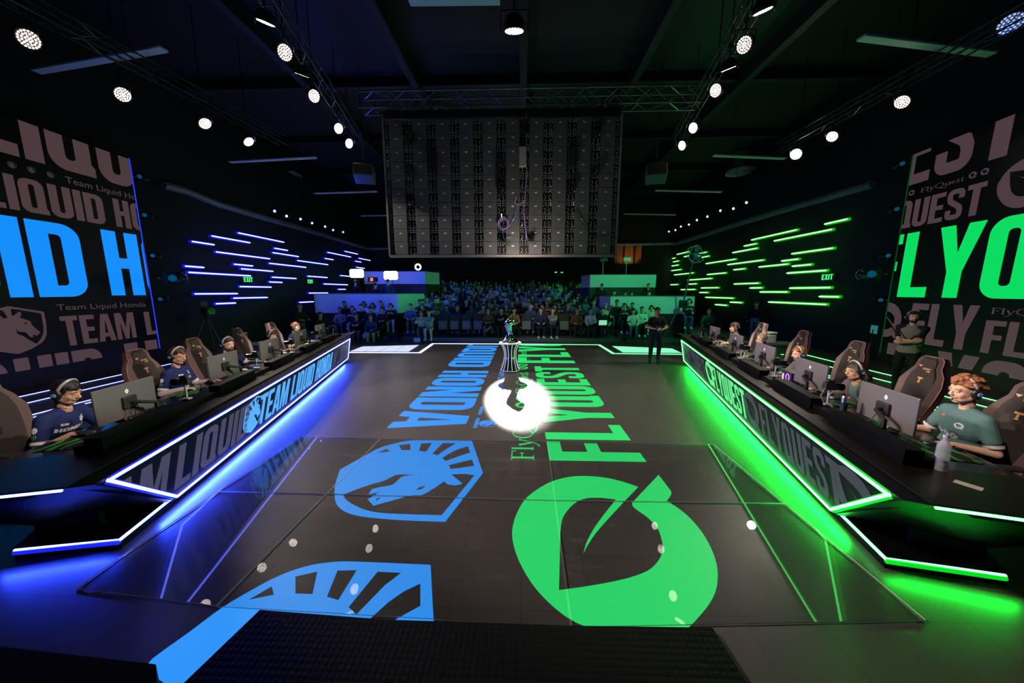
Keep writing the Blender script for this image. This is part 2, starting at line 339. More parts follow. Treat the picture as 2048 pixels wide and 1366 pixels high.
# ---------------------------------------------------------------- materials
black = mat('black_matte', (.006, .006, .007), .55)
blackgl = mat('black_gloss', (.008, .008, .009), .16)
ledge = mat('desk_laminate', (.009, .0075, .0065), .34, spec=.4)
darkgrey = mat('dark_grey_plastic', (.03, .03, .032), .45)
grey = mat('grey_plastic', (.16, .16, .17), .5)
silver = mat('brushed_metal', (.5, .5, .52), .3, 1.)
chrome = mat('chrome', (.85, .85, .88), .08, 1.)
white = mat('white_plastic', (.75, .74, .72), .5)
LB = hexc('3d9dff'); LG = hexc('28e070')
blue_led = glow('blue_led', (.13, .17, 1.), 10); green_led = glow('green_led', (.11, 1., .18), 7)
blue_soft = glow('blue_led_halo', (.01, .02, 1.), 1.0); green_soft = glow('green_led_halo', (.0, 1., .02), .75)  # halo of light round each strip, put into a glowing sleeve
STR = {-1: blue_led, 1: green_led}; SOFT = {-1: blue_soft, 1: green_soft}
tube_core = {-1: glow('blue_tube_core', (.28, .34, 1.), 5), 1: glow('green_tube_core', (.42, 1., .42), 2.6)}
tube_halo = {-1: glow('blue_tube_halo', (.005, .012, .85), .8), 1: glow('green_tube_halo', (.0, .62, .0), .7)}  # coloured halo beside the bright core, drawn as a wider glowing tube
scr_bright = {-1: glow('bright_blue_pixels', hexc('0e8dfb'), 1.0), 1: glow('bright_green_pixels', hexc('06dc60'), 1.0)}
scr_floor = {-1: glow('floor_blue_pixels', hexc('2b93f5'), 1.), 1: glow('floor_green_pixels', hexc('22de6c'), 1.)}
scr_desk = {-1: glow('desk_blue_pixels', hexc('58b0ff'), 1.), 1: glow('desk_green_pixels', hexc('66f090'), 1.)}
scr_dim = {-1: glow('dim_warm_pixels', hexc('4b393c'), 1.), 1: glow('dim_mauve_pixels', hexc('4b3a40'), 1.)}
scr_deskdim = {-1: glow('desk_dim_pixels', hexc('45425a'), 1.), 1: glow('desk_dim_grey_pixels', hexc('3c3c48'), 1.)}
scr_black = mat('unlit_display', (.006, .006, .008), .4)
# LED floor: square tiles with fine seams and worn, slightly uneven gloss
def floor_material():
    m = bpy.data.materials.new('led_floor_tiles'); m.use_nodes = True; nt = m.node_tree; b = nt.nodes['Principled BSDF']; L = nt.links
    tc = nt.nodes.new('ShaderNodeTexCoord'); br = nt.nodes.new('ShaderNodeTexBrick'); br.offset = 0; br.squash = 1
    br.inputs['Scale'].default_value = 1.; br.inputs['Brick Width'].default_value = .5; br.inputs['Row Height'].default_value = .5
    br.inputs['Mortar Size'].default_value = .0022; br.inputs['Mortar Smooth'].default_value = .1
    br.inputs['Color1'].default_value = (.052, .048, .047, 1); br.inputs['Color2'].default_value = (.058, .053, .052, 1); br.inputs['Mortar'].default_value = (.02, .018, .018, 1)
    n = nt.nodes.new('ShaderNodeTexNoise'); n.inputs['Scale'].default_value = 3.; n.inputs['Detail'].default_value = 6
    mr = nt.nodes.new('ShaderNodeMapRange'); mr.inputs['To Min'].default_value = .30; mr.inputs['To Max'].default_value = .44
    L.new(tc.outputs['Object'], br.inputs['Vector']); L.new(tc.outputs['Object'], n.inputs['Vector']); L.new(n.outputs['Fac'], mr.inputs['Value'])
    L.new(mr.outputs['Result'], b.inputs['Roughness']); L.new(br.outputs['Color'], b.inputs['Base Color'])
    b.inputs['Specular IOR Level'].default_value = .45
    return m
def acrylic_material():
    m = bpy.data.materials.new('clear_acrylic'); m.use_nodes = True; nt = m.node_tree; nt.nodes.clear(); L = nt.links; N = nt.nodes.new
    out = N('ShaderNodeOutputMaterial'); tr = N('ShaderNodeBsdfTransparent'); tr.inputs[0].default_value = (.90, .90, .91, 1)
    gl = N('ShaderNodeBsdfGlossy'); gl.inputs['Roughness'].default_value = .012; fr = N('ShaderNodeFresnel'); ge = N('ShaderNodeNewGeometry'); mi = N('ShaderNodeMapRange'); mi.inputs['To Min'].default_value = 1.5; mi.inputs['To Max'].default_value = 1/1.5; L.new(ge.outputs['Backfacing'], mi.inputs['Value']); L.new(mi.outputs[0], fr.inputs[0])
    m1 = N('ShaderNodeMixShader'); L.new(fr.outputs[0], m1.inputs[0]); L.new(tr.outputs[0], m1.inputs[1]); L.new(gl.outputs[0], m1.inputs[2])
    df = N('ShaderNodeBsdfDiffuse'); df.inputs[0].default_value = (.6, .6, .62, 1)
    tc = N('ShaderNodeTexCoord'); mp = N('ShaderNodeMapping'); mp.inputs['Scale'].default_value = (1., 5., 1.); mp.inputs['Rotation'].default_value = (0, 0, .6)
    n = N('ShaderNodeTexNoise'); n.inputs['Scale'].default_value = 2.6; n.inputs['Detail'].default_value = 9; n.inputs['Roughness'].default_value = .72; n.inputs['Distortion'].default_value = .8
    r = N('ShaderNodeMapRange'); r.inputs['From Min'].default_value = .56; r.inputs['From Max'].default_value = .85; r.inputs['To Min'].default_value = .003; r.inputs['To Max'].default_value = .10
    L.new(tc.outputs['Object'], mp.inputs[0]); L.new(mp.outputs[0], n.inputs['Vector']); L.new(n.outputs['Fac'], r.inputs['Value'])
    m2 = N('ShaderNodeMixShader'); L.new(r.outputs[0], m2.inputs[0]); L.new(m1.outputs[0], m2.inputs[1]); L.new(df.outputs[0], m2.inputs[2])
    L.new(m2.outputs[0], out.inputs[0]); return m
def mat_rubber():
    m = mat('black_rubber', (.003, .003, .0035), .75, spec=.12); nt = m.node_tree; b = nt.nodes['Principled BSDF']
    tc = nt.nodes.new('ShaderNodeTexCoord'); v = nt.nodes.new('ShaderNodeTexVoronoi'); v.inputs['Scale'].default_value = 26; v.inputs['Randomness'].default_value = .08
    bp = nt.nodes.new('ShaderNodeBump'); bp.inputs['Strength'].default_value = .6; bp.inputs['Distance'].default_value = .01; bp.invert = True
    nt.links.new(tc.outputs['Object'], v.inputs['Vector']); nt.links.new(v.outputs['Distance'], bp.inputs['Height']); nt.links.new(bp.outputs['Normal'], b.inputs['Normal'])
    return m
# ---------------------------------------------------------------- the stage floor and what it shows
fl_ = MB().add([(-16, -1.5, 0), (16, -1.5, 0), (16, 27, 0), (-16, 27, 0)], [(0, 1, 2, 3)]).build('floor', floor_material()); fl_['kind'] = 'structure'
Z1 = .0015
def clip(mb, planes):                     # keep what lies on the positive side of each (point, normal)
    bm = bmesh.new(); vs = [bm.verts.new(p) for p in mb.v]
    for f in mb.f:
        try: bm.faces.new([vs[i] for i in f])
        except Exception: pass
    for co, no in planes: bmesh.ops.bisect_plane(bm, geom=bm.verts[:]+bm.edges[:]+bm.faces[:], dist=1e-6, plane_co=co, plane_no=no, clear_inner=True)
    bm.verts.index_update(); o = MB(); o.add([v.co.copy() for v in bm.verts], [tuple(v.index for v in f.verts) for f in bm.faces]); bm.free(); return o
FB = [(V((0, 13.72, 0)), V((0, -1, 0)))]
def put(polys, fn, name, m, parent, cl=None):
    mb = flat(polys, fn); return (clip(mb, cl) if cl else mb).build(name, m, parent)
x0, x1 = -2.20, -.935
w1, L1 = word('HONDA', x1-x0, 8.99-5.03)
put(w1, lambda u, v: V((x0+v, 8.99-u, Z1)), 'lettering', scr_floor[-1], fl_)
w1, L1 = word('LIQUID', x1-x0, 4.75)
put(w1, lambda u, v: V((x0-.05+v, 9.46+4.75-u, Z1)), 'lettering', scr_floor[-1], fl_, FB)
w1, L1 = word('FLYQUEST', 1.264, 5.53)
put(w1, lambda u, v: V((1.63-v, 4.075+u, Z1)), 'lettering', scr_floor[1], fl_)
w1, L1 = word('FLYQ', 1.8, 4.3)
put(w1, lambda u, v: V((1.66-v, 10.07+u, Z1)), 'lettering', scr_floor[1], fl_, FB)
flat([(SH_W[0], SH_W[1])], lambda x, y: V((x, y, Z1))).build('shield_emblem', scr_floor[-1], fl_)
_s2 = [(-60, 1045), (45, 960), (85, 915), (320, 745), (550, 575), (780, 440), (900, 378), (1020, 330), (1150, 295), (1290, 277), (1400, 275), (1920, 297), (1943, 700), (1960, 800), (1300, 1100), (700, 1150), (200, 1100), (110, 1050)]
_h2 = [[(720, 527), (870, 440), (885, 495)], [(1027, 375), (1172, 342), (1140, 490), (1027, 487)], [(1305, 335), (1432, 332), (1310, 530), (1235, 508)],
 [(1570, 342), (1725, 350), (1620, 430), (1430, 625), (1378, 577)], [(1852, 420), (1852, 568), (1650, 680), (1600, 720), (1450, 720), (1505, 668), (1640, 545), (1740, 475)]]
flat([(floor2d(smooth(_s2), 3.303, 280, 1040), [floor2d(h, 3.303, 280, 1040) for h in _h2])], lambda x, y: V((x, y, Z1))).build('shield_emblem', scr_floor[-1], fl_)
flat([(FQ_W, [])], lambda x, y: V((x, y, Z1))).build('leaf_emblem', scr_floor[1], fl_)
# small lettering between the two big words
sf, sw = serif()
for y0 in (4.085, 6.95, 10.2):
    k = 1.8/sw if y0 < 5 else 1.9/sw
    put(sf, lambda u, v: V((.165-v*.305, y0+u*k, Z1)), 'lettering', scr_floor[1], fl_)
for y0 in (6.05, 6.45, 9.2, 9.6):
    put(emblem(LEAF, 0, 0, .3), lambda u, v: V((.165-v, y0+u, Z1)), 'leaf_emblem', scr_floor[1], fl_)
for y0 in (9.2, 12.2): thin_mb('Team Liquid Honda', .2, lambda u, v: V((-.62+v, y0-u, Z1)), 2.7).build('lettering', scr_floor[-1], fl_)
thin_mb('Team Liquid Honda', .2, lambda u, v: V((-.62+v, 8.6-u, Z1)), 2.2)
put(emblem(SHIELD, 0, 0, .30), lambda u, v: V((-.73+v, 5.42-u, Z1)), 'shield_emblem', scr_floor[-1], fl_)
w1, _ = word('HONDA', .07, .42); put(w1, lambda u, v: V((-.80+v, 5.50-u, Z1)), 'lettering', scr_floor[-1], fl_)
w1, _ = word('HONDA', .07, .42); put(w1, lambda u, v: V((-.80+v, 6.1-u, Z1)), 'lettering', scr_floor[-1], fl_)
# lit border at the back edge of the stage and the bright floor panels beside it
def ribbon(pts, wd, z, name, m, parent=None, h=.006):
    pts = [V(p) for p in pts]; poly = stroke([(p.x, p.y) for p in pts], wd)
    return MB().prism(poly, z, z+h).build(name, m, parent)
white_led = {-1: glow('stage_edge_blue_white', (.55, .62, 1.), 2.2), 1: glow('stage_edge_green_white', (.25, 1., .42), 1.6)}
pB = [G(696, 705.1), G(839.4, 705.7), G(866, 687.3), G(1092, 688.7)]; pG = [G(1092, 688.7), G(1197.9, 689.7), G(1226.6, 707.2), G(1364, 708.8)]
o = ribbon(pB, .13, 0.001, 'led_border', white_led[-1]); tag(o, 'blue-white light line along the back edge of the stage', 'light strip')
o = ribbon(pG, .13, 0.001, 'led_border', white_led[1]); tag(o, 'green light line along the back edge of the stage', 'light strip')
for s, q, txt in ((-1, [(699, 703), (723.6, 693.4), (838.4, 690.3), (818, 703.4)], 'lavender-white glowing floor panel beside the left desk end'),
                  (1, [(1224.6, 692.4), (1343.5, 697.3), (1363, 706), (1246, 704.7)], 'pale green glowing floor panel beside the right desk end')):
    P = [G(*p) for p in q]; t = empty('lit_floor_panel', (0, 0, 0), 0, txt, 'floor panel')
    m_ = glow('panel_glow_%s' % ('blue' if s < 0 else 'green'), (.50, .55, 1.) if s < 0 else (.20, 1., .45), 1.35)
    for k in range(4):
        a, b = (k+.03)/4, (k+.97)/4
        pts = [P[0].lerp(P[3], a), P[0].lerp(P[3], b), P[1].lerp(P[2], b), P[1].lerp(P[2], a)]
        MB().prism([(p.x, p.y) for p in pts], .001, .008).build('lit_tile', m_, t)
# clear acrylic sheets laid over the stage
acr = acrylic_material(); acr_glint = mat('acrylic_edge_glint', (.55, .55, .56), .4, emit=(.5, .5, .55), est=.03)  # light caught by the edges is put into a pale, faintly glowing colour
sheets = [([(-3.38, 3.27), (-2.14, 3.26), (-2.135, 4.62), (-3.38, 4.66)], 'back left, beside the left desk'), ([(-2.125, 3.26), (.352, 3.225), (.375, 4.60), (-2.12, 4.615)], 'back middle, over the blue shield'),
 ([(.362, 3.225), (2.76, 3.25), (2.78, 4.60), (.385, 4.60)], 'back right, over the big green F'), ([(-3.33, 2.06), (-2.15, 1.955), (-2.14, 3.25), (-3.36, 3.26)], 'front left, beside the cut shield'),
 ([(-2.14, 1.95), (.33, 1.885), (.35, 3.215), (-2.13, 3.25)], 'front middle'), ([(.34, 1.885), (2.73, 2.005), (2.76, 3.24), (.36, 3.215)], 'front right, over the green leaf emblem')]
for P, words in sheets:
    mb = MB(); n = 4; z0, z1 = .004, .012
    mb.add([(*p, z1) for p in P], [(0, 1, 2, 3)]); mb.m = 1
    for i in range(4):
        a, b = P[i], P[(i+1) % 4]; mb.add([(*a, z0), (*b, z0), (*b, z1), (*a, z1)], [(0, 1, 2, 3)])
    me = bpy.data.meshes.new('acrylic_sheet'); me.from_pydata([tuple(p) for p in mb.v], [], mb.f); me.materials.append(acr); me.materials.append(acr_glint); me.polygons.foreach_set('material_index', mb.mi)
    o = link('acrylic_sheet', me); tag(o, 'clear acrylic sheet on the stage, '+words, 'floor sheet', 'clear acrylic floor sheets')
mp_ = [G(795/3.303+280, 618/3.303+1040), G(776, 1247), G(1143, 1259), G(1424, 1263), G(1540, 1440), G(325, 1440)]
mp_[4] = V((1.15, .9, 0)); mp_[5] = V((-1.75, .9, 0)); mp_[4] = G(1487, 1366)+(G(1487, 1366)-G(1424, 1263))*1.6; mp_[5] = G(378, 1366)+(G(378, 1366)-G(520.7, 1227))*1.6
o = MB().prism([(p.x, p.y) for p in mp_], .013, .03).build('rubber_mat', mat_rubber()); tag(o, 'black studded rubber mat at the near edge of the stage', 'mat')
cb = MB(); c0 = [G(-60, 1292, .3), G(313, 1335, .3), G(316, 1400, .3), G(-90, 1420, .3)]
cb.prism([(p.x, p.y) for p in c0], 0, .32); o = cb.build('flight_case', mat('case_black', (.002, .002, .0022), .7, spec=.15)); tag(o, 'black case standing in the near left corner', 'case')
# ---------------------------------------------------------------- desks
def slab(pts, s, z0, z1): 
    P = [D(s, a, b) for a, b in pts]; return MB().prism([(p.x, p.y) for p in P], z0, z1)
def panel_pt(s, a, k, off=0.0):       # k = height up the leaning front panel, 0..1 ; off = stand-off towards the stage
    return D(s, a, .145*(1-k)-off, .17+.63*k)
STN = {1: (1.15, 2.45, 3.87, 5.32, 6.95), -1: (1.11, 2.74, 4.2, 5.77, 7.22)}
SIDE = {-1: 'blue', 1: 'green'}; LR = {-1: 'left', 1: 'right'}
for s in (-1, 1):
    t = empty('player_desk', D(s, 0, .3), 0, 'long black team desk edged in %s light on the %s of the stage' % (SIDE[s], LR[s]), 'desk')
    t.location = (0, 0, 0)
    mb = MB(); nr = [D(s, -.18, .09, .858), D(s, -.10, -.004, .825), D(s, .92, .165, .10), D(s, .92, .44, .10), D(s, -.1, .44, .84)]
    fr = [D(s, 8.3, .09, .858), D(s, 7.78, -.004, .825), D(s, 8.05, .165, .10), D(s, 8.05, .44, .10), D(s, 8.1, .44, .84)]
    mb.hull(nr, fr); mb.build('desk_body', mat('desk_black', (.0025, .0025, .003), .5, spec=.15), t)
    slab([(-.18, .085), (8.97, .085), (8.15, .8), (8.1, .34), (.40, .34), (.41, 2.3), (-.15, 2.3)], s, .859, .872).build('desk_top', ledge, t)
    slab([(-.15, .3), (.40, .3), (.40, 2.28), (-.15, 2.28)], s, .80, .858).build('wing_core', mat('desk_black'), t)
    mb = MB(); mb.hull([D(s, -.10, .10, .81), D(s, .86, .20, .10), D(s, 1.2, .20, .10), D(s, .35, .10, .81)], [D(s, -.08, 1.25, .81), D(s, .66, 1.0, .10), D(s, 1.0, 1.0, .10), D(s, .35, 1.25, .81)])
    mb.build('desk_support', mat('desk_black'), t)
    mb = MB(); mb.tube([D(s, -.178, .10, .846), D(s, -.155, 2.28, .846)], .009, 6); mb.build('led_strip', STR[s], t)
    # display panel and its light frame
    mb = MB(); q = [panel_pt(s, 0, 1, .006), panel_pt(s, 7.69, 1, .006), panel_pt(s, 7.9, 0, .006), panel_pt(s, .8, 0, .006)]
    qb = [panel_pt(s, 0, 1, -.03), panel_pt(s, 7.69, 1, -.03), panel_pt(s, 7.9, 0, -.03), panel_pt(s, .8, 0, -.03)]
    mb.hull(q, qb); pn = mb.build('display_panel', scr_black, t)
    cn = [panel_pt(s, 0, 1, .014), panel_pt(s, 7.69, 1, .014), panel_pt(s, 7.9, 0, .014), panel_pt(s, .8, 0, .014)]
    for i in range(4):
        a, b = cn[i], cn[(i+1) % 4]; MB().tube([a, b], .014, 6).build('led_strip', STR[s], t)
        MB().tube([a+V((s*.022, 0, 0)), b+V((s*.022, 0, 0))], .027, 8).build('halo_sleeve', SOFT[s], t)
    hh = .53/.63
    def P_(s, a, v):                      # v metres up the panel from its lower frame
        return panel_pt(s, a, v/.645, .012)
    def clipped(ps, fn, m, nm):
        a0, b0 = panel_pt(s, .035, 1), panel_pt(s, .835, 0); d0 = (b0-a0).normalized(); al = (D(s, 1, 0)-D(s, 0, 0)); nn = (al-d0*al.dot(d0)).normalized()
        return clip(flat(ps, fn), [(a0, nn)]).build(nm, m, pn)
    if s < 0:
        w1, _ = word('LIQUID', .47, 1.33); clipped(w1, lambda u, v: P_(s, .75+u, .09+v), scr_deskdim[s], 'lettering')
        w1, _ = word('AM', .47, .62); clipped(w1, lambda u, v: P_(s, .02+u, .09+v), scr_deskdim[s], 'lettering')
        clipped(emblem(SHIELD, 0, 0, .53, .53, SH_R), lambda u, v: P_(s, 1.95+u, .07+v), scr_desk[s], 'shield_emblem')
        w1, _ = word('TEAM LIQUID HONDA', .47, 3.68); clipped(w1, lambda u, v: P_(s, 2.37+u, .09+v), scr_desk[s], 'lettering')
        w1, _ = word('M LIQUID', .47, 1.6); clipped(w1, lambda u, v: P_(s, 6.14+u, .09+v), scr_deskdim[s], 'lettering')
    else:
        def q(a0): return lambda u, v: P_(s, a0-u, .09+v)
        clipped(emblem(LEAF, 0, 0, .52, .60, FQ_R), q(5.14), scr_desk[s], 'leaf_emblem')
        w1, _ = word('FLYQUEST', .47, 1.82); clipped(w1, lambda u, v: P_(s, 4.64-u, .095+v), scr_desk[s], 'lettering')
        clipped(emblem(LEAF, 0, 0, .52, .52, FQ_R), q(2.85), scr_deskdim[s], 'leaf_emblem')
        w1, _ = word('FLYQUEST', .47, 1.70); clipped(w1, lambda u, v: P_(s, 2.28-u, .095+v), scr_deskdim[s], 'lettering')
        clipped(emblem(LEAF, 0, 0, .52, .60, FQ_R), q(.70), scr_deskdim[s], 'leaf_emblem')
        clipped(emblem(LEAF, 0, 0, .52, .60, FQ_R), q(7.62), scr_deskdim[s], 'leaf_emblem')
        w1, _ = word('FLYQUEST', .47, 1.80); clipped(w1, lambda u, v: P_(s, 6.98-u, .095+v), scr_deskdim[s], 'lettering')
    # plinth with its light line
    slab([(.34, .27), (8.1, .27), (8.1, 1.0), (.78, 1.14), (.40, 1.02)], s, 0, .10).build('plinth', mat('desk_black'), t)
    mb = MB(); mb.tube([D(s, 7.95, .262, .088), D(s, .335, .262, .088), D(s, .395, 1.0, .088)], .0125, 6); mb.build('led_strip', STR[s], t)
    mb = MB(); mb.tube([D(s, .332, .266, .07), D(s, .392, 1.0, .07)], .02, 6); mb.build('halo_sleeve', SOFT[s], t)
    slab([(.40, .31), (8.1, .31), (8.1, .50), (.40, .50)], s, .872, .93).build('cable_tray', mat('riser_black', (.002, .002, .0022), .55, spec=.12), t)
    for ac in STN[s]:
        slab([(max(.375, ac-.78), .285), (ac+.12, .285), (ac+.12, .42), (max(.375, ac-.78), .40)], s, .873, 1.0).build('riser', mat('riser_black'), t)
    slab([(.46, .50), (8.1, .50), (8.1, 1.22), (.46, 1.22)], s, .735, .76).build('table_top', blackgl, t)
    for k in range(6):
        a0 = .55+k*1.48; slab([(a0, .55), (a0+.05, .55), (a0+.05, 1.0), (a0, 1.0)], s, .10, .735).build('leg', mat('desk_black'), t)
    area('under_desk_light', D(s, 4.2, .20, .085), D(s, 4.2, -.75, -.02), 360 if s < 0 else 185, 7.2, .03, BLUE if s < 0 else GREEN).rotation_euler
    near = area('plinth_glow_light', D(s, .31, .64, .085), D(s, -.7, .60, -.05), 9 if s < 0 else 4.5, .74, .03, BLUE if s < 0 else GREEN)
# orient the under-desk strips along the desk
for o in [o for o in sc.objects if o.name.startswith('under_desk_light')]:
    s = -1 if o.location.x < 0 else 1
    o.location = D(s, 4.3, .235, .085); d = (D(s, 4.3, -.8, -.10)-o.location).normalized(); xx = (D(s, 5, 0)-D(s, 4, 0)).normalized()
    zz = -d; yy = zz.cross(xx).normalized(); o.matrix_world = M.Translation(o.location) @ M((xx, yy, zz)).transposed().to_4x4()
# ---------------------------------------------------------------- glowing lines in the floor behind the desks
fl_lines = {1: [[G(1585, 703), G(1655.6, 720.6), G(2080, 823)], [G(1600, 718), G(1652.7, 731.8), G(2080, 842)], [G(1600, 734), G(1646, 748), G(2080, 875)], [G(1600, 737.5), G(1645, 751.7), G(2080, 884)], [G(1562, 709), G(1588, 709.5)]],
 -1: [[G(20, 798), G(84, 784), G(414, 712)], [G(30, 812), G(409, 724)], [G(40, 836), G(412, 741)], [G(40, 842), G(414, 743.5)], [G(484, 701.5), G(506, 702)]]}
for s in (-1, 1):
    for i, P in enumerate(fl_lines[s]):
        o = ribbon(P, .028, .001, 'floor_light_line', STR[s]); tag(o, '%s light line in the floor behind the %s desk, %s' % (SIDE[s], LR[s], ['outermost, along the screen', 'second from the screen', 'third from the screen', 'innermost, nearest the chairs', 'short one past the last chair'][i]), 'light strip', 'floor light lines')
# ---------------------------------------------------------------- side screens
aL, bL = G(318, 697, .4), G(0, 750, .4); aR, bR = G(1761, 706, .3), G(2047, 763, .3)
def screen_plane(A, B, s):
    d = (B-A); dy = d.x/d.y
    return lambda y, z, off=.006: V((A.x+(y-A.y)*dy - s*off, y, z))
for s, A, B in ((-1, aL, bL), (1, aR, bR)):
    pl = screen_plane(A, B, s); yF = A.y; yN = 3.4; z0 = A.z; z1 = 6.08
    t = empty('side_screen', (0, 0, 0), 0, 'huge %s display wall with %s lettering behind the %s team' % (LR[s], SIDE[s], LR[s]), 'screen')
    MB().hull([pl(yF, z0, 0), pl(yN, z0, 0), pl(yN, z1, 0), pl(yF, z1, 0)], [pl(yF, z0, -.12), pl(yN, z0, -.12), pl(yN, z1, -.12), pl(yF, z1, -.12)]).build('display_panel', scr_black, t)
    MB().hull([pl(yF, 0, -.02), pl(yN, 0, -.02), pl(yN, z0, -.02), pl(yF, z0, -.02)], [pl(yF, 0, -.3), pl(yN, 0, -.3), pl(yN, z0, -.3), pl(yF, z0, -.3)]).build('screen_base', black, t)
    MB().tube([pl(yF+.03, z0, .0), pl(yF+.03, z1, .0)], .012, 6).build('edge_light', glow('edge_blue', (.02, .05, 1), 1.2) if s < 0 else glow('edge_green', (.0, .12, .02), .5), t)
    u = (lambda y: y) if s < 0 else (lambda y: -y)
    def W(text, ya, yb, za, zb, m, zclip=None, yclip=None, sh=0.):   # ya = y where reading starts, yb = where it ends
        ps, _ = word(text, zb-za, abs(yb-ya)); sg = 1 if yb > ya else -1
        def fn(uu, v):
            y = ya+sg*uu; z = za+v
            return pl(y, z)
        zc = zclip or (z0, z1)
        clip(flat(ps, fn), [(V((0, 0, zc[0])), V((0, 0, 1))), (V((0, 0, zc[1])), V((0, 0, -1))), (V((0, yF, 0)), V((0, -1, 0))), (V((0, yN, 0)), V((0, 1, 0)))]).build('lettering', m, t)
    dm = scr_dim[s]; br = scr_bright[s]
    if s < 0:
        W('LIQU', 6.93, 10.09, 5.22, 7.0, dm, (5.22, 6.05))
        W('LIQUID', 6.93, 9.17, 4.02, 4.78, dm); W('HONDA', 9.42, 11.6, 4.03, 4.80, dm)
        W('LIQU', 3.5, 6.96, 2.07, 3.86, br); W('ID', 7.06, 8.50, 2.07, 3.86, br); W('HONDA', 9.0, 14.0, 2.09, 3.88, br)
        W('TEAM', 7.80, 9.45, .84, 1.59, dm); W('LI', 9.74, 10.3, .87, 1.58, dm)
        W('LIQUID', 5.2, 8.52, -.8, .70, dm, (.41, .71)); W('H', 9.07, 9.99, -.8, .70, dm, (.41, .71))
        thin_mb('Team Liquid Ho', .16, lambda a, v: pl(8.44+a, 4.91+v), 1.62).build('lettering', scr_dim[s], t)
        thin_mb('Team Liquid Honda', .15, lambda a, v: pl(7.79+a, 1.74+v), 2.05).build('lettering', scr_dim[s], t)
        put(emblem(SHIELD, 6.45, .80, 1.08, 1.1, SH_R), lambda a, v: pl(a, v), 'shield_emblem', dm, t)
        for yy in (7.50, 7.81, 8.14): put(emblem(SHIELD, yy-.03, 4.93, .14), lambda a, v: pl(a, v), 'shield_emblem', mat('dimmer_pixels', (.01, .01, .01), .4, emit=hexc('38302e')), t)
    else:
        W('EST', 10.75, 8.05, 5.23, 7.0, dm, (5.23, 6.08)); W('UEST', 10.22, 8.56, 4.02, 4.77, dm); W('Q', 10.72, 10.25, 4.03, 4.8, dm)
        W('FLYQ', 11.15, 7.35, 2.04, 3.86, br); W('FLY', 9.77, 8.20, .77, 1.87, dm); W('FLY', 8.03, 6.7, .78, 1.54, dm)
        W('F', 10.3, 9.75, -.9, .66, dm, (.32, .69)); W('LYOU', 9.72, 6.2, -.9, .66, dm, (.32, .69))
        flat(sf, lambda a, v: pl(10.12-a*.23, 4.93+v*.12)).build('lettering', dm, t)
        flat(sf, lambda a, v: pl(7.98-a*.27, 1.69+v*.14)).build('lettering', dm, t)
        for yy in (10.46, 8.99, 8.75): put(emblem(LEAF, 0, 0, .15, .17, FQ_R), lambda a, v: pl(yy-a, 4.93+v), 'leaf_emblem', dm, t)
        put(emblem(LEAF, 0, 0, 1.05, .98, FQ_R), lambda a, v: pl(8.36-a, 4.0+v), 'leaf_emblem', dm, t)
        put(emblem(LEAF, 0, 0, 1.05, .95, FQ_R), lambda a, v: pl(10.95-a, .82+v), 'leaf_emblem', dm, t, [(V((0, yF, 0)), V((0, -1, 0)))])
# ---------------------------------------------------------------- room shell
wm = mat('drape_black', (.012, .012, .016), .8)
WL, WR = -11.95, 11.6; YB = 26.0
for nm, q in (('wall_left', [(WL, 2, 0), (WL, YB, 0), (WL, YB, 9.2), (WL, 2, 9.2)]), ('wall_right', [(WR, 2, 0), (WR, YB, 0), (WR, YB, 9.2), (WR, 2, 9.2)]),
              ('wall_back', [(WL, YB, 0), (WR, YB, 0), (WR, YB, 9.2), (WL, YB, 9.2)]), ('ceiling', [(-14, -1.5, 9.2), (14, -1.5, 9.2), (14, YB, 9.2), (-14, YB, 9.2)])):
    nx = {'wall_left': (-.2, 0, 0), 'wall_right': (.2, 0, 0), 'wall_back': (0, .2, 0), 'ceiling': (0, 0, .2)}[nm]
    a = [V(p) for p in q]; o = MB().hull(a, [p+V(nx) for p in a]).build(nm, wm if nm != 'ceiling' else mat('ceiling_paint', (.012, .012, .014), .7)); o['kind'] = 'structure'
# soffit rail that runs round the hall
rail = [ATX(318, 370, WL), ATX(364, 382, WL), ATX(428, 408, WL), ATX(490, 426, WL), ATX(633, 467, WL), ATX(712, 491, WL)]
zz = sum(p.z for p in rail)/len(rail)
o = MB().tube([V((WL+.14, p.y, p.z)) for p in rail]+[V((WL+.2, YB-.5, rail[-1].z))], .13, 8).build('trim_1', mat('rail_metal', (.20, .22, .26), .35)); o['kind'] = 'structure'
rr_ = [ATX(1350, 489, WR), ATX(1560, 424, WR), ATX(1755, 368, WR)]
o = MB().tube([V((WR-.14, YB-.5, rr_[0].z))]+[V((WR-.14, p.y, p.z)) for p in rr_], .13, 8).build('trim_2', mat('rail_metal')); o['kind'] = 'structure'
o = MB().tube([V((WL+.2, YB-.14, rail[-1].z)), V((WR-.14, YB-.14, rr_[0].z))], .11, 8).build('trim_3', mat('rail_metal')); o['kind'] = 'structure'
for i, (xa, ya) in enumerate(((-7, 0), (-3.5, 0), (0, 0), (3.5, 0), (7, 0))):
    o = MB().box((xa, 12, 8.95), (.22, 27, .45)).build('beam', mat('beam_paint', (.014, .014, .016), .6)); o['kind'] = 'structure'
for y in (4, 8, 12, 16, 20, 24):
    o = MB().box((0, y, 9.05), (25, .18, .3)).build('beam', mat('beam_paint')); o['kind'] = 'structure'
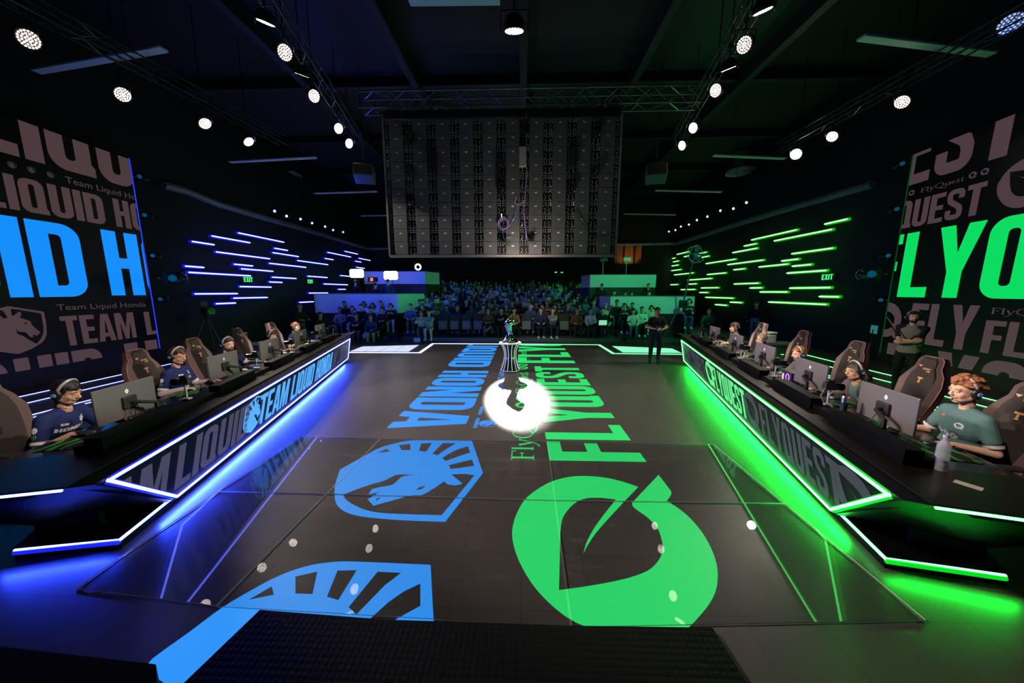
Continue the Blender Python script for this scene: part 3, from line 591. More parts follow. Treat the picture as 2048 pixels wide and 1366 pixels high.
# ---------------------------------------------------------------- light tubes on the side walls
tl = [(685,455,1040,522),(478,480,775,525),(323,518,495,545),(512,605,930,650),(968,572,1070,588),(955,608,1155,635),(1383,605,1563,638),(1518,597,1618,616),(1628,650,1716,667),(1600,672,1645,680),(1363,651,1427,661),(1148,670,1385,698),(928,690,1213,720),(652,697,797,709),(270,712,415,721),(708,735,955,749),(297,765,780,783),(950,797,1137,808),(1228,790,1381,800),(1483,786,1560,790),(928,833,1027,840),(697,871,941,875),(1354,850,1540,857),(1467,891,1523,894),(345,932,677,922),(648,963,911,954),(510,1005,663,999),(1238,921,1384,921),(1163,993,1272,990),(1608,720,1670,728)]
tr_ = [(1603,382,1780,345),(1030,503,1383,432),(1208,510,1657,430),(972,552,1065,538),(882,605,1073,572),(1345,612,1667,574),(673,690,902,659),(843,700,1122,663),(1265,672,1395,655),(1088,717,1315,696),(1348,712,1495,698),(890,740,977,731),(1307,764,1614,747),(683,775,828,766),(532,820,717,807),(893,849,1084,846),(541,851,597,850),(1017,881,1110,881),(1328,881,1647,881),(635,881,770,880),(1096,913,1310,913),(397,856,452,855),(478,894,587,894),(623,917,687,917),(1560,947,1713,953),(670,956,885,960),(863,992,952,997),(1163,990,1614,1012),(745,1011,835,1018),(447,620,537,598),(352,663,430,649),(417,678,458,671),(332,722,455,703),(392,748,478,738),(425,779,572,765),(326,813,362,811),(503,635,592,622),(620,612,675,603),(637,642,695,634)]
def ordn(n):
    W1 = ['zeroth','first','second','third','fourth','fifth','sixth','seventh','eighth','ninth','tenth','eleventh','twelfth','thirteenth','fourteenth','fifteenth','sixteenth','seventeenth','eighteenth','nineteenth','twentieth']
    if n <= 20: return W1[n]
    if n == 30: return 'thirtieth'
    if n == 40: return 'fortieth'
    return {2: 'twenty', 3: 'thirty', 4: 'forty'}[n//10]+'-'+W1[n % 10]
for s, L_, ox, WX in ((-1, tl, 300, WL+.25), (1, tr_, 1240, WR-.25)):
    L_ = sorted(L_, key=lambda q: q[1]+q[3])
    for i, q in enumerate(L_):
        a = ATX(ox+q[0]/3.902, 350+q[1]/3.902, WX); b = ATX(ox+q[2]/3.902, 350+q[3]/3.902, WX); zm = (a.z+b.z)/2
        a = V((WX, a.y, zm)); b = V((WX, b.y, zm))
        ln = abs(a.y-b.y); wd = 'short' if ln < 1.3 else ('long' if ln > 3.2 else 'medium-length')
        t = empty('wall_light_tube', (a+b)/2, 0, '%s %s light tube on the %s wall, %s from the top' % (wd, SIDE[s], LR[s], ordn(i+1)), 'light tube', '%s light tubes on the %s wall' % (SIDE[s], LR[s]))
        m_ = (a+b)/2; MB().tube([a-m_-V((s*.03, 0, 0)), b-m_-V((s*.03, 0, 0))], .022, 8).build('lamp_core', tube_core[s], t)
        MB().tube([a-m_+V((s*.045, 0, 0)), b-m_+V((s*.045, 0, 0))], .062, 8).build('lamp_halo', tube_halo[s], t)
# ---------------------------------------------------------------- fluorescent battens under the ceiling
for (a, b, z, words) in (((72, 143), (328, 98), 7.2, 'blue-lit, above the left display wall'), ((1722, 75), (1985, 108), 7.2, 'green-lit, above the right display wall'), ((818, 3), (1000, 1), 7.6, 'pale, at the top edge'),
    ((460, 324), (632, 315), 7.2, 'blue-lit, behind the outer lamps'), ((628, 387), (754, 383), 7.2, 'blue-lit, left of the hanging screen'), ((722, 432), (780, 431), 7.2, 'blue-lit, farthest, touching the hanging screen edge'),
    ((1427, 311), (1570, 317), 7.2, 'green-lit, near the dazzling lamp'), ((1311, 381), (1443, 384), 7.2, 'green-lit, right of the hanging screen'), ((1248, 428), (1351, 430), 7.2, 'green-lit, third back on the right'), ((1232, 459), (1292, 460), 7.2, 'green-lit, farthest on the right')):
    A, B = G(*a, z), G(*b, z); mid = (A+B)/2; t = empty('ceiling_batten', mid, math.atan2(B.y-A.y, B.x-A.x), 'long ceiling batten, '+words, 'ceiling light', 'unlit ceiling battens')
    L_ = (B-A).length; MB().rbox((0, 0, 0), (L_, .17, .05), .012).build('reflector', mat('batten_white', (.9, .92, .95), .5), t)
    for q in (-1, 1): MB().cyl((q*L_*.25, 0, .03), (q*L_*.25, 0, 9.2-z), .006, n=5).build('hanger', black, t)
# ---------------------------------------------------------------- lamp heads
lens_w = glow('lamp_beads_warm', (1., .88, .80), 24); lens_hot = glow('lamp_beads_hot', (1., .97, .95), 60)
lens_b = glow('lamp_beads_blue', (.03, .10, 1.), 9)
def par_protos():
    out = {}
    for key, em in (('warm', lens_w), ('hot', lens_hot), ('blue', lens_b)):
        b = MB(); b.lathe([(.03, .20), (.10, .19), (.165, .10), (.175, .0), (.175, -.012), (.160, -.012)], 20); body = b.mesh('lamp_body', mat('lamp_black', (.012, .012, .013), .45), True)
        l = MB(); l.lathe([(.0001, -.014), (.158, -.014)], 20, cap=False)
        face = l.mesh('lens_plate', mat('lens_plate', (.02, .015, .015), .3, emit=(1., .45, .3) if key != 'blue' else (.01, .02, .5), est=.10))
        d = MB(); spots = [(0, 0)]
        for ring, n in ((.045, 6), (.09, 12), (.135, 18)): spots += [(ring*math.cos(2*math.pi*i/n), ring*math.sin(2*math.pi*i/n)) for i in range(n)]
        if key == 'hot': d.lathe([(.0001, -.02), (.15, -.02)], 16, cap=False)
        else:
            for x, y in spots: d.rings([[(x+  .0150*math.cos(t*math.pi/4), y+  .0150*math.sin(t*math.pi/4), -.018) for t in range(8)]], cap=False); d.add([(x+  .0150*math.cos(t*math.pi/4), y+  .0150*math.sin(t*math.pi/4), -.018) for t in range(8)], [tuple(range(8))])
        beads = d.mesh('lens_beads', em)
        out[key] = (body, face, beads)
    y = MB(); y.tube([(-.20, 0, .0), (-.20, 0, .02), (-.2, 0, .27), (.2, 0, .27), (.2, 0, .02), (.2, 0, 0)], .012, 6)
    c = MB(); c.cyl((0, 0, .27), (0, 0, .45), .016, n=8); c.box((0, 0, .44), (.07, .05, .09))
    return out, y.mesh('yoke', black), c.mesh('clamp', black)
PAR, YOKE, CLAMP = par_protos()
ROW = lambda i: ('left outer row' if i < 4 else 'left inner row' if i < 10 else 'right outer row' if i < 13 else 'right inner row' if i < 19 else '')
def lamp(loc, aim, key, label, group):
    t = empty('stage_lamp', loc, 0, label, 'stage lamp', group); ks = .9 if key == 'warm' else 1.
    d = (V(aim)-V(loc)).normalized(); q = (-d).to_track_quat('Z', 'Y')
    for nm, me in zip(('lamp_body', 'lens_plate', 'lens_beads'), PAR[key]):
        o = link(nm, me, t); o.rotation_euler = q.to_euler(); o.location = -d*.01; o.scale = (ks,)*3
        if nm != 'lamp_body': o.visible_shadow = True
    for nm, me in (('yoke', YOKE), ('clamp', CLAMP)): link(nm, me, t)
    MB().cyl((0, 0, .40), (0, 0, 9.2-loc[2]), .012, n=6).build('drop_pipe', black, t)
    return t
for i, (x, y, z, aim, p, ang, words) in enumerate(LAMPS):
    key = 'hot' if i == 12 else 'warm'
    lamp((x, y, z), aim, key, ('round beaded stage lamp in the %s, %s' % (ROW(i), words)) if i < 19 else 'round beaded stage lamp '+words, 'stage lamps under the trusses')
t = lamp(G(2022, 47, 7.0), (3, 3, 1), 'blue', 'deep blue beaded lamp in the top right corner', 'stage lamps under the trusses')
lamp((-1.15, 19.6, 6.45), (-.1, 6.35, 0), 'hot', 'hidden follow spot lamp behind the hanging screen', None)
# the light cones start just in front of each lens
for o in sc.objects:
    if o.name.startswith(('lamp_light', 'follow_spot')):
        o.location = o.location + (o.rotation_euler.to_matrix() @ V((0, 0, -1)))*.06
# ---------------------------------------------------------------- trusses
alu = mat('truss_aluminium', (.22, .23, .25), .38, .9); dalu = mat('truss_black', (.035, .035, .04), .4)
def truss(a, b, label, wd=.30, m=alu, r=.022):
    a, b = V(a), V(b); t = empty('lighting_truss', (a+b)/2, math.atan2(b.y-a.y, b.x-a.x), label, 'truss', 'lighting trusses'); L_ = (b-a).length; h = wd/2
    for sy in (-1, 1):
        for sz in (-1, 1): MB().cyl((-L_/2, sy*h, sz*h), (L_/2, sy*h, sz*h), r, n=8).build('chord', m, t)
    mb = MB(); n = int(L_/.45)
    for k in range(n):
        x0 = -L_/2+k*L_/n; x1 = x0+L_/n; f = 1 if k % 2 else -1
        for s in (-1, 1): mb.cyl((x0, s*h, -f*h), (x1, s*h, f*h), r*.5, n=5, cap=False); mb.cyl((x0, -f*h, s*h), (x1, f*h, s*h), r*.5, n=5, cap=False)
    mb.build('bracing', m, t)
    for x in (-L_*.35, L_*.35): MB().cyl((x, 0, h), (x, 0, 8.72-t.location.z), .008, n=5).build('suspension_cable', m, t)
    return t
truss(ATY(722, 200, 10.35), ATY(1398, 203, 10.35), 'box truss above the hanging screen wall', .42)
for (a, b, lab) in (((-8.6, 4.3, 6.98), (-7.7, 11.2, 6.98), 'truss carrying the left outer row of lamps'), ((-4.4, 5.6, 7.48), (-5.8, 12.4, 7.48), 'truss carrying the left inner row of lamps'),
    ((8.72, 6.5, 6.98), (8.62, 12.3, 6.98), 'truss carrying the right outer row of lamps'), ((3.95, 5.6, 7.48), (5.4, 12.8, 7.48), 'truss carrying the right inner row of lamps'),
    ((-4.8, 5.4, 6.95), (4.6, 5.4, 6.95), 'truss crossing above the camera end of the stage')):
    truss(a, b, lab, .26, dalu, .018)
MB().cyl((-.14, 5.5, 6.4), (-.14, 5.45, 6.85), .03, n=8).build('lamp_drop', black)
tag(bpy.data.objects['lamp_drop'], 'short black drop pipe holding the middle lamp', 'pipe')
# ---------------------------------------------------------------- hanging screen wall seen from behind
DY = 10.1; pa, pb = ATY(783, 509, DY), ATY(1229.5, 509, DY); X0, X1 = -3.95, 2.70; ZB, ZT = 3.29, 7.0; cw, chh = (X1-X0)/10, (ZT-ZB)/10
wt = empty('hanging_screen_wall', ((X0+X1)/2, DY, ZB), 0, 'big hanging video wall seen from behind, grid of grey cabinets', 'video wall')
cab_g = mat('cabinet_grey', (.12, .12, .125), .5, noise=.12, bscale=9); cab_k = mat('cabinet_frame', (.012, .012, .014), .4); handle_m = mat('handle_metal', (.6, .58, .55), .35, .6)
m0 = MB(); m0.box((0, .05, chh/2), (cw-.004, .05, chh-.004)); fr_ = m0.mesh('cabinet_frame', cab_k)
m0 = MB(); m0.rbox((0, -.012, chh/2), (cw*.60, .07, chh-.010), .006); pl_ = m0.mesh('cover', cab_g)
m0 = MB()
for sx in (-1, 1):
    xx = sx*cw*.40; m0.tube([(xx-sx*.016, .02, .075), (xx-sx*.016, -.025, .075), (xx+sx*.016, -.03, .09), (xx+sx*.016, -.03, .165), (xx-sx*.016, -.025, .18), (xx-sx*.016, .02, .18)], .0075, 5)
    for zz in (.03, .27, .33): m0.cyl((sx*cw*.44, .02, zz), (sx*cw*.44, -.03, zz), .017, n=7); m0.tube([(sx*cw*.34, .0, zz-.02), (sx*cw*.34, -.03, zz), (sx*cw*.39, -.03, zz+.02)], .007, 5)
hd_ = m0.mesh('handles', handle_m)
m0 = MB(); m0.box((0, -.049, .245), (.075, .003, .020)); m0.box((0, -.049, .224), (.055, .003, .008)); lb_ = m0.mesh('label_plate', mat('label_white', (.9, .9, .88), .4))
for i in range(10):
    for j in range(10):
        c = link('cabinet', fr_, wt, ((i-4.5)*cw, 0, j*chh))
        for nm, me in (('cover', pl_), ('handles', hd_), ('label_plate', lb_)): link(nm, me, c)
MB().box((0, 0, -.045), (X1-X0+.06, .14, .07)).build('bottom_rail', mat('rail_grey', (.22, .2, .19), .4), wt)
for sx in (-1, 1): MB().box((sx*((X1-X0)/2+.03), 0, (ZT-ZB)/2), (.05, .14, ZT-ZB+.1)).build('side_rail', mat('rail_grey'), wt)
MB().box((0, .02, ZT-ZB+.14), (X1-X0, .12, .20)).build('top_beam', black, wt)
def on_wall(px, py, off=.085): p = ATY(px, py, DY-off); return p
for i, (px, py, r, words) in enumerate(((820, 275, .15, 'upper left'), (820, 341, .14, 'left, second down'), (822, 403, .12, 'left, lowest'), (1003, 346, .16, 'middle, upper of the overlapping pair'), (1003, 378, .15, 'middle, lower of the overlapping pair'), (1048, 256, .15, 'top middle, beside the green cable'), (1141, 376, .14, 'right of middle'), (1192, 262, .14, 'upper right'), (1191, 343, .13, 'right, second down'))):
    p = on_wall(px, py); mb = MB(); rnd = random.Random(i)
    for k in range(7): 
        rr0 = r*(.75+.3*rnd.random()); ph = rnd.random(); mb.tube([p+V((rr0*math.cos(t)*.8, -.03*k*.5+.02*math.sin(2*t+ph), rr0*math.sin(t)*1.15+.015*math.cos(3*t+k))) for t in [2*math.pi*j/18 for j in range(18)]], .011, 5, closed=True)
    tag(mb.build('cable_coil', mat('cable_black', (.01, .01, .01), .35), None, True), 'black coiled cable hanging on the screen wall back, '+words, 'cable coil', 'cable coils on the screen wall')
for px, py, m_, words in ((1045.5, 314, mat('box_light_grey', (.45, .42, .4), .5), 'light grey'), (1143, 316, mat('box_black', (.03, .03, .03), .5), 'black, on the right'), (866, 319, mat('box_black2', (.01, .01, .01), .5), 'black, on the left')):
    t = empty('control_box', on_wall(px, py, .09), 0, 'tall %s control box fixed to the screen wall back' % words, 'control box'); MB().rbox((0, 0, 0), (.20, .12, .52), .01).build('housing', m_, t); MB().tube([(.06, -.01, -.26), (.07, -.02, -.33), (.03, 0, -.42)], .008, 5).build('cable', black, t)
pur = mat('cable_purple', (.35, .22, .55), .5); blu = mat('cable_blue', (.18, .42, .85), .5)
p = on_wall(1007, 448); mb = MB()
for k in range(6): mb.tube([p+V(((.11+.012*k)*math.cos(t), -.01*k, (.11+.012*k)*math.sin(t)+.02*math.sin(2*t+k))) for t in [2*math.pi*j/16 for j in range(16)]], .007, 5, closed=True)
tag(mb.build('cable_coil', pur, None, True), 'small purple and blue cable coil low on the screen wall', 'cable coil', 'cable coils on the screen wall')
def wall_cable(pts, r, m_, lab):
    tag(MB().tube([on_wall(*q) for q in pts], r, 5).build('cable', m_, None, True), lab, 'cable', 'cables on the screen wall')
wall_cable([(1053, 225), (1053, 270), (1052, 320), (1054, 350), (1053, 358)], .011, mat('cable_green', (.35, .5, .2), .5), 'pale green cable running down beside the grey box')
wall_cable([(1053, 358), (1050, 385), (1048, 420), (1050, 450), (1054, 478)], .02, pur, 'bundle of purple cables hanging below the green cable')
wall_cable([(1040, 395), (1036, 410), (1030, 432), (1020, 450), (1010, 455)], .01, blu, 'bright blue cable looping to the small coil')
wall_cable([(1032, 393), (1030, 405), (1036, 411), (1046, 404), (1050, 398)], .012, mat('cable_pale', (.6, .5, .42), .5), 'pale curled cable beside the purple bundle')
wall_cable([(1005, 458), (1006, 470), (1010, 485)], .009, blu, 'short blue cable below the small coil')
wall_cable([(1150, 420), (1165, 445), (1180, 468), (1205, 474), (1222, 466)], .009, black, 'thin black cable sagging at the lower right')
for px, py, words in ((1009, 484, 'under the small coil'), (1060, 481, 'under the purple bundle')):
    t = empty('wall_camera', on_wall(px, py, .15), 0, 'small camera clamped to the screen wall, '+words, 'camera', 'cameras on the screen wall')
    MB().rbox((0, 0, 0), (.16, .20, .12), .015).build('camera_body', darkgrey, t); MB().cyl((0, -.1, 0), (0, -.17, -.01), .035, n=12).build('lens', blackgl, t); MB().tube([(0, 0, .06), (.03, .02, .12), (.2, .02, .13)], .012, 6).build('bracket', silver, t)
    MB().tube([(.05, 0, -.05), (.12, .0, -.13), (.2, -.01, -.02)], .008, 5).build('cable', black, t)
# speakers hanging beside the wall
for s, px, py in ((-1, 729, 348), (1, 1312, 348)):
    t = empty('hanging_speaker', ATY(px, py, 11.5), s*-.25, 'boxy loudspeaker hanging to the %s of the screen wall' % LR[s], 'speaker')
    MB().rbox((0, 0, 0), (.62, .5, .42), .03, rx=-.35).build('cabinet_box', mat('speaker_grey', (.13, .14, .16), .5), t); MB().box((0, -.235, .085), (.54, .02, .34), rx=-.35).build('grille', mat('grille', (.03, .03, .03), .7), t)
    MB().cyl((0, 0, .2), (0, 0, 9.2-t.location.z), .012, n=6).build('suspension_cable', black, t)
for px, py, lab in ((575, 352, 'round ceiling vent glowing blue left of the screen wall'), (1480, 346, 'round ceiling vent tinted green right of the screen wall')):
    t = empty('ceiling_vent', G(px, py, 8.2), 0, lab, 'vent'); 
    for k, r in enumerate((.62, .47, .32, .17)): MB().lathe([(r, .12-.03*k), (r+.02, .0-.01*k), (r-.05, .01-.01*k), (r-.06, .12-.03*k)], 28).build('ring', mat('vent_white', (.55, .58, .6), .5), t)
    MB().cyl((0, 0, .1), (0, 0, .98), .3, n=20).build('duct', mat('duct', (.12, .12, .13), .6), t)
# rows of small wash lamps by the side walls
def small_lamp(p, s, lab, n):
    t = empty('wash_lamp', p, 0, lab, 'lamp', 'small %s lamps along the %s wall' % (SIDE[s], LR[s]))
    MB().cyl((0, 0, 0), (s*.16, .02, .06), .07, n=12).build('lamp_body', black, t)
    MB().ball((-s*.005, -.01, -.005), .055, 10, 6).build('lens', glow('wash_%s' % SIDE[s], (.10, .16, 1.) if s < 0 else (.25, 1., .3), 9), t)
    MB().cyl((0.0, 0, .05), (0, 0, 9.2-p.z), .010, n=5).build('hanger', black, t)
for s, L_ in ((-1, [(549, 422), (573, 432), (601, 438), (624, 446), (650, 453), (666, 460), (686, 464)]), (1, [(1493, 405), (1467, 417), (1441, 421), (1415, 433), (1394, 440), (1378, 449), (1362, 453), (1351, 460), (1338, 463)])):
    for i, q in enumerate(L_): small_lamp(ATX(q[0], q[1], -10.6 if s < 0 else 10.6), s, 'small %s wash lamp, %s of the row along the %s wall' % (SIDE[s], ordn(i+1), LR[s]), i)
# moving heads clamped to the screen edges
def moving_head(p, s, lab, big=False):
    t = empty('moving_head_lamp', p, 0, lab, 'moving head lamp', 'lamps clamped to the display wall edges'); k = 1.0 if big else .55
    MB().rbox((-s*.0*k, 0, 0), (.22*k, .26*k, .34*k), .04*k).build('lamp_base', black, t)
    MB().ball((-s*.26*k, 0, 0), (.26*k, .22*k, .20*k), 16, 10).build('lamp_head', blackgl if not big else mat('dome', (.03, .035, .05), .06, coat=1.), t, True)
    MB().cyl((-s*.30*k, -.16*k, -.0), (-s*.34*k, -.25*k, 0), .10*k, n=14).build('lens', mat('lens_glass', (.05, .25, .2), .05, emit=((.0, .05, .12) if s < 0 else (0, .12, .03)), est=1.), t)
    MB().tube([(0, 0, 0), (s*.03, -.30, 0)], .02, 6).build('clamp', silver, t)
for s, L_ in ((-1, [(340, 557, 1), (277, 356, 0), (287, 432, 0), (303, 512, 0), (318, 598, 0)]), (1, [(1750, 549, 1), (1808, 330, 0), (1797, 420, 0), (1780, 512, 0), (1765, 600, 0)])):
    A = aL if s < 0 else aR
    for i, (px, py, b) in enumerate(L_):
        p = ATY(px, py, A.y+.25); moving_head(p, s, 'moving head lamp on the %s display wall edge, %s' % (LR[s], ['the large domed one', 'topmost', 'second from the top', 'just above the domed one', 'lowest'][i]), bool(b))
# ---------------------------------------------------------------- podium and trophy
pt = empty('trophy_podium', (-.335, 9.05, 0), 0, 'waisted black podium with bright vertical ribs in mid stage', 'podium')
prof = [(.262, 0), (.262, .03), (.25, .05), (.215, .13), (.175, .28), (.157, .42), (.165, .55), (.20, .68), (.25, .755), (.272, .775)]
MB().lathe(prof, 40).build('column', mat('podium_gloss', (.015, .015, .018), .12, coat=.6), pt, True)
ribm = glow('rib_light', (.95, .92, 1.), .8)
for k in range(12):
    an = 2*math.pi*(k+.5)/12; MB().tube([(math.cos(an)*(r+.004), math.sin(an)*(r+.004), z) for r, z in prof[2:]], .0065, 5).build('rib', ribm, pt)
MB().lathe([(.0001, .775), (.285, .775), (.30, .79), (.30, .808), (.285, .815), (.0001, .815)], 40, cap=False).build('top_disc', mat('podium_top', (.75, .72, .7), .3), pt, True)
for z, r in ((.035, .268), (.79, .304)): MB().tube([(math.cos(a)*r, math.sin(a)*r, z) for a in [2*math.pi*j/40 for j in range(40)]], .007, 5, closed=True).build('rim', mat('rim_white', (.8, .8, .8), .3), pt)
tt = empty('trophy', (-.335, 9.05, .815), 0, 'silver sculpted trophy standing on the podium', 'trophy'); tt.scale = (1.25, 1.25, 1.0)
mb = MB(); mb.lathe([(.0001, 0), (.155, 0), (.15, .02), (.10, .05), (.062, .12), (.05, .22), (.055, .32), (.07, .42), (.088, .50), (.095, .56), (.07, .62), (.03, .66), (.0001, .68)], 20)
mb.v = [V((p.x+.035*math.sin(p.z*9+1), p.y, p.z))+V((.03*math.sin(6*math.atan2(p.y, p.x)+p.z*10)*(.3+p.z), .02*math.cos(5*math.atan2(p.y, p.x)+p.z*12), 0))*.5 for p in mb.v]
mb.build('figure', chrome, tt, True)
for a0 in (0.4, 2.5, 4.4): MB().tube([(math.cos(a0+t*.6)*(.14-.06*t), math.sin(a0+t*.6)*(.14-.06*t), .02+.17*t) for t in [k/6 for k in range(7)]], [.03, .028, .025, .022, .018, .014, .008], 8).build('tail', chrome, tt, True)
MB().ball((.07, -.03, .53), (.045, .05, .05)).build('head', chrome, tt, True); MB().tube([(-.02, 0, .6), (.01, 0, .68), (.03, 0, .70)], [.02, .015, .004], 6).build('crest', chrome, tt, True)
MB().ball((-.14, -.10, .03), (.05, .04, .03)).build('foot', chrome, tt, True)
# ---------------------------------------------------------------- stands, caster decks, doors and signs
KERB = 14.42
o = MB().box((-.6, 19.8, .085), (9.6, 10.76, .17)).build('stand_base', mat('kerb_grey', (.06, .055, .055), .6)); o['kind'] = 'structure'
NR = 12
for k in range(1, NR):
    y0 = 15.35+.80*(k-1); o = MB().box((-.9-.02*k, (y0+25.2)/2, .17+.145*k-.07), (9.4+.12*k, 25.2-y0, .14)).build('stand_step', mat('step_black', (.012, .012, .014), .8)); o['kind'] = 'structure'
boxm = mat('counter_white', (.55, .57, .62), .35)
def counter(front, side, z0, z1, lab):
    t = empty('caster_counter', (0, 0, 0), 0, lab, 'counter'); (xa, ya), (xb, yb), (xc, yc) = front[0], front[1], side
    MB().prism([(xa, ya), (xb, yb), (xc, yc), (xc, yc+.05), (xa, yc+.05)], z0, z1).build('panel', boxm, t)
    MB().prism([(xa, ya), (xb, yb), (xc, yc), (xc, yc+.3), (xa, yc+.3)], z1, z1+.03).build('counter_top', mat('counter_top', (.05, .05, .06), .4), t)
    MB().prism([(xa, ya+.05), (xb, yb+.05), (xc, yc+.05), (xc, yc+.4), (xa, yc+.4)], 0, z0).build('deck', black, t)
    return t
counter([(-10.2, 16), (-6.06, 16)], (-5.35, 17.9), 1.15, 2.08, 'lower left counter, pale front lit blue with a green end')
counter([(-8.9, 18.6), (-5.45, 18.6)], (-5.0, 20.0), 2.62, 3.30, 'upper left counter, blue front with a blue-green end')
counter([(8.15, 16), (4.2, 16)], (3.95, 17.2), 1.15, 1.965, 'lower right counter, pale green front with a blue end')
counter([(7.3, 18.6), (3.72, 18.6)], (3.45, 19.8), 2.42, 3.10, 'upper right counter, green front with a blue end')
for nm, x0_, x1_, y0_, y1_, h_ in (('platform', -10.2, -5.5, 18.4, 18.5, 1.15), ('platform', 4.1, 8.1, 17.7, 18.5, 1.15), ('platform', -8.9, -5.1, 20.5, 23, 2.6), ('platform', 3.5, 7.3, 20.3, 23, 2.4)):
    o = MB().box(((x0_+x1_)/2, (y0_+y1_)/2, h_/2), (x1_-x0_, y1_-y0_, h_)).build(nm, black); o['kind'] = 'structure'
def softbox(px, py, y, lab, zf):
    p = ATY(px, py, y); t = empty('softbox_light', p, 0, lab, 'softbox', 'softboxes on the left deck')
    MB().rings([[(x*.34, -.02, z*.20) for x, z in ((-1, -.7), (-.8, -1), (.8, -1), (1, -.7), (1, .7), (.8, 1), (-.8, 1), (-1, .7))], [(x*.1, .28, z*.08) for x, z in ((-1, -.7), (-.8, -1), (.8, -1), (1, -.7), (1, .7), (.8, 1), (-.8, 1), (-1, .7))]]).build('shade', mat('softbox_black', (.1, .1, .1), .7), t)
    MB().rings([[(x*.37, -.03, z*.22) for x, z in ((-1, -.7), (-.8, -1), (.8, -1), (1, -.7), (1, .7), (.8, 1), (-.8, 1), (-1, .7))], [(x*.33, -.11, z*.19) for x, z in ((-1, -.7), (-.8, -1), (.8, -1), (1, -.7), (1, .7), (.8, 1), (-.8, 1), (-1, .7))]]).build('diffuser', glow('softbox_white', (1., .93, .84), 6), t)
    MB().cyl((0, .15, -.1), (0, .15, zf-p.z), .018, n=6).build('stand', black, t)
softbox(714, 547, 17.3, 'bright softbox at the left of the left deck', 1.15); softbox(782, 551, 17.3, 'bright softbox right of the orange monitor', 1.15)
p = ATY(836, 534, 18.8); t = empty('ring_light', p, 0, 'glowing white ring light above the upper left counter', 'ring light')
MB().tube([(.15*math.cos(a), 0, .15*math.sin(a)) for a in [2*math.pi*j/24 for j in range(24)]], .035, 8, closed=True).build('ring', glow('ring_white', (1., .9, .82), 9), t, True); MB().cyl((0, .03, -.17), (0, .03, 3.33-p.z), .015, n=6).build('stand', black, t)
p = ATY(746, 559, 17.2); t = empty('deck_monitor', p, 0, 'dark monitor with an orange patch between the softboxes', 'monitor'); MB().rbox((0, 0, 0), (.52, .05, .24), .01).build('screen', scr_black, t); MB().box((-.06, -.028, .0), (.16, .004, .17)).build('orange_patch', glow('orange_screen', (1., .22, .02), 1.1), t); MB().cyl((0, .03, -.1), (0, .03, 1.15-p.z), .02, n=6).build('stand', black, t)
def exit_sign(p, rz, lab, h=.2):
    t = empty('exit_sign', p, rz, lab, 'exit sign'); MB().rbox((0, .02, 0), (.62, .03, .30), .01).build('sign_box', mat('sign_dark', (.015, .03, .018), .4), t)
    w1 = []; u = 0
    for ch in 'EXIT':
        if ch == 'X': w1 += [([(u, 0), (u+.17, 0), (u+.52, 1), (u+.35, 1)], []), ([(u+.35, 0), (u+.52, 0), (u+.17, 1), (u, 1)], [])]; u += .62
        else: wd, ps = glyph(ch); w1 += shift(ps, u); u += wd+.1
    flat(w1, lambda a, v: V(((a/u-.5)*.48, -.001+.0, (v-.5)*h))).build('lettering', glow('exit_green', (.05, 1., .18), 1.6), t)
    return t
exit_sign(ATY(1124, 545, YB-.035), 0, 'green exit sign on the back wall above the crowd').scale = (.42,)*3; exit_sign(ATY(1112, 544.5, YB-.035), 0, 'small exit sign just left of the other on the back wall').scale = (.42,)*3; 
exit_sign(ATX(497, 559, WL+.06), math.pi/2, 'green exit sign low among the blue tubes'); exit_sign(ATX(621, 563, WL+.06), math.pi/2, 'small green exit sign farther along the left wall')
exit_sign(ATX(1655, 554, WR-.06), -math.pi/2, 'pale exit sign among the green tubes')
# amber-lit curtained opening high on the back wall
t = empty('window_1', (0, 0, 0)); t['kind'] = 'structure'
A = ATY(1228, 492, YB-.1); B_2 = ATY(1282, 527, YB-.1); mb = MB(); n = 40
xs = [A.x+(B_2.x-A.x)*i/n for i in range(n+1)]; mb.rings([[(x, YB-.12+.05*math.sin(i*1.9), z) for i, x in enumerate(xs)] for z in (B_2.z, A.z)], cap=False, close=False)
mb.build('curtain', mat('amber_curtain', (.45, .2, .07), .7), t, True)
for f in (.0, .36, .72, 1.): x = A.x+(B_2.x-A.x)*f; MB().box((x, YB-.2, (A.z+B_2.z)/2), (.09, .1, A.z-B_2.z)).build('frame', black, t)
spot('curtain_light', ((A.x+B_2.x)/2, YB-1.2, B_2.z-.1), ((A.x+B_2.x)/2, YB-.1, A.z-.2), 26, 100, (1., .55, .2), .1)
# lights standing on the right deck
for px, py, m_, lab in ((1207, 520, black, 'dark lamp on a stand at the right deck'), (1254, 519, mat('reflector_pale', (.5, .6, .6), .5), 'pale square reflector on a stand at the right deck')):
    p = ATY(px, py, 18.9); t = empty('stand_light', p, 0, lab, 'light stand'); MB().rbox((0, 0, 0), (.42, .12, .22), .03).build('lamp_head', m_, t); MB().cyl((0, .05, -.1), (0, .05, 3.13-p.z), .018, n=6).build('stand', silver, t)
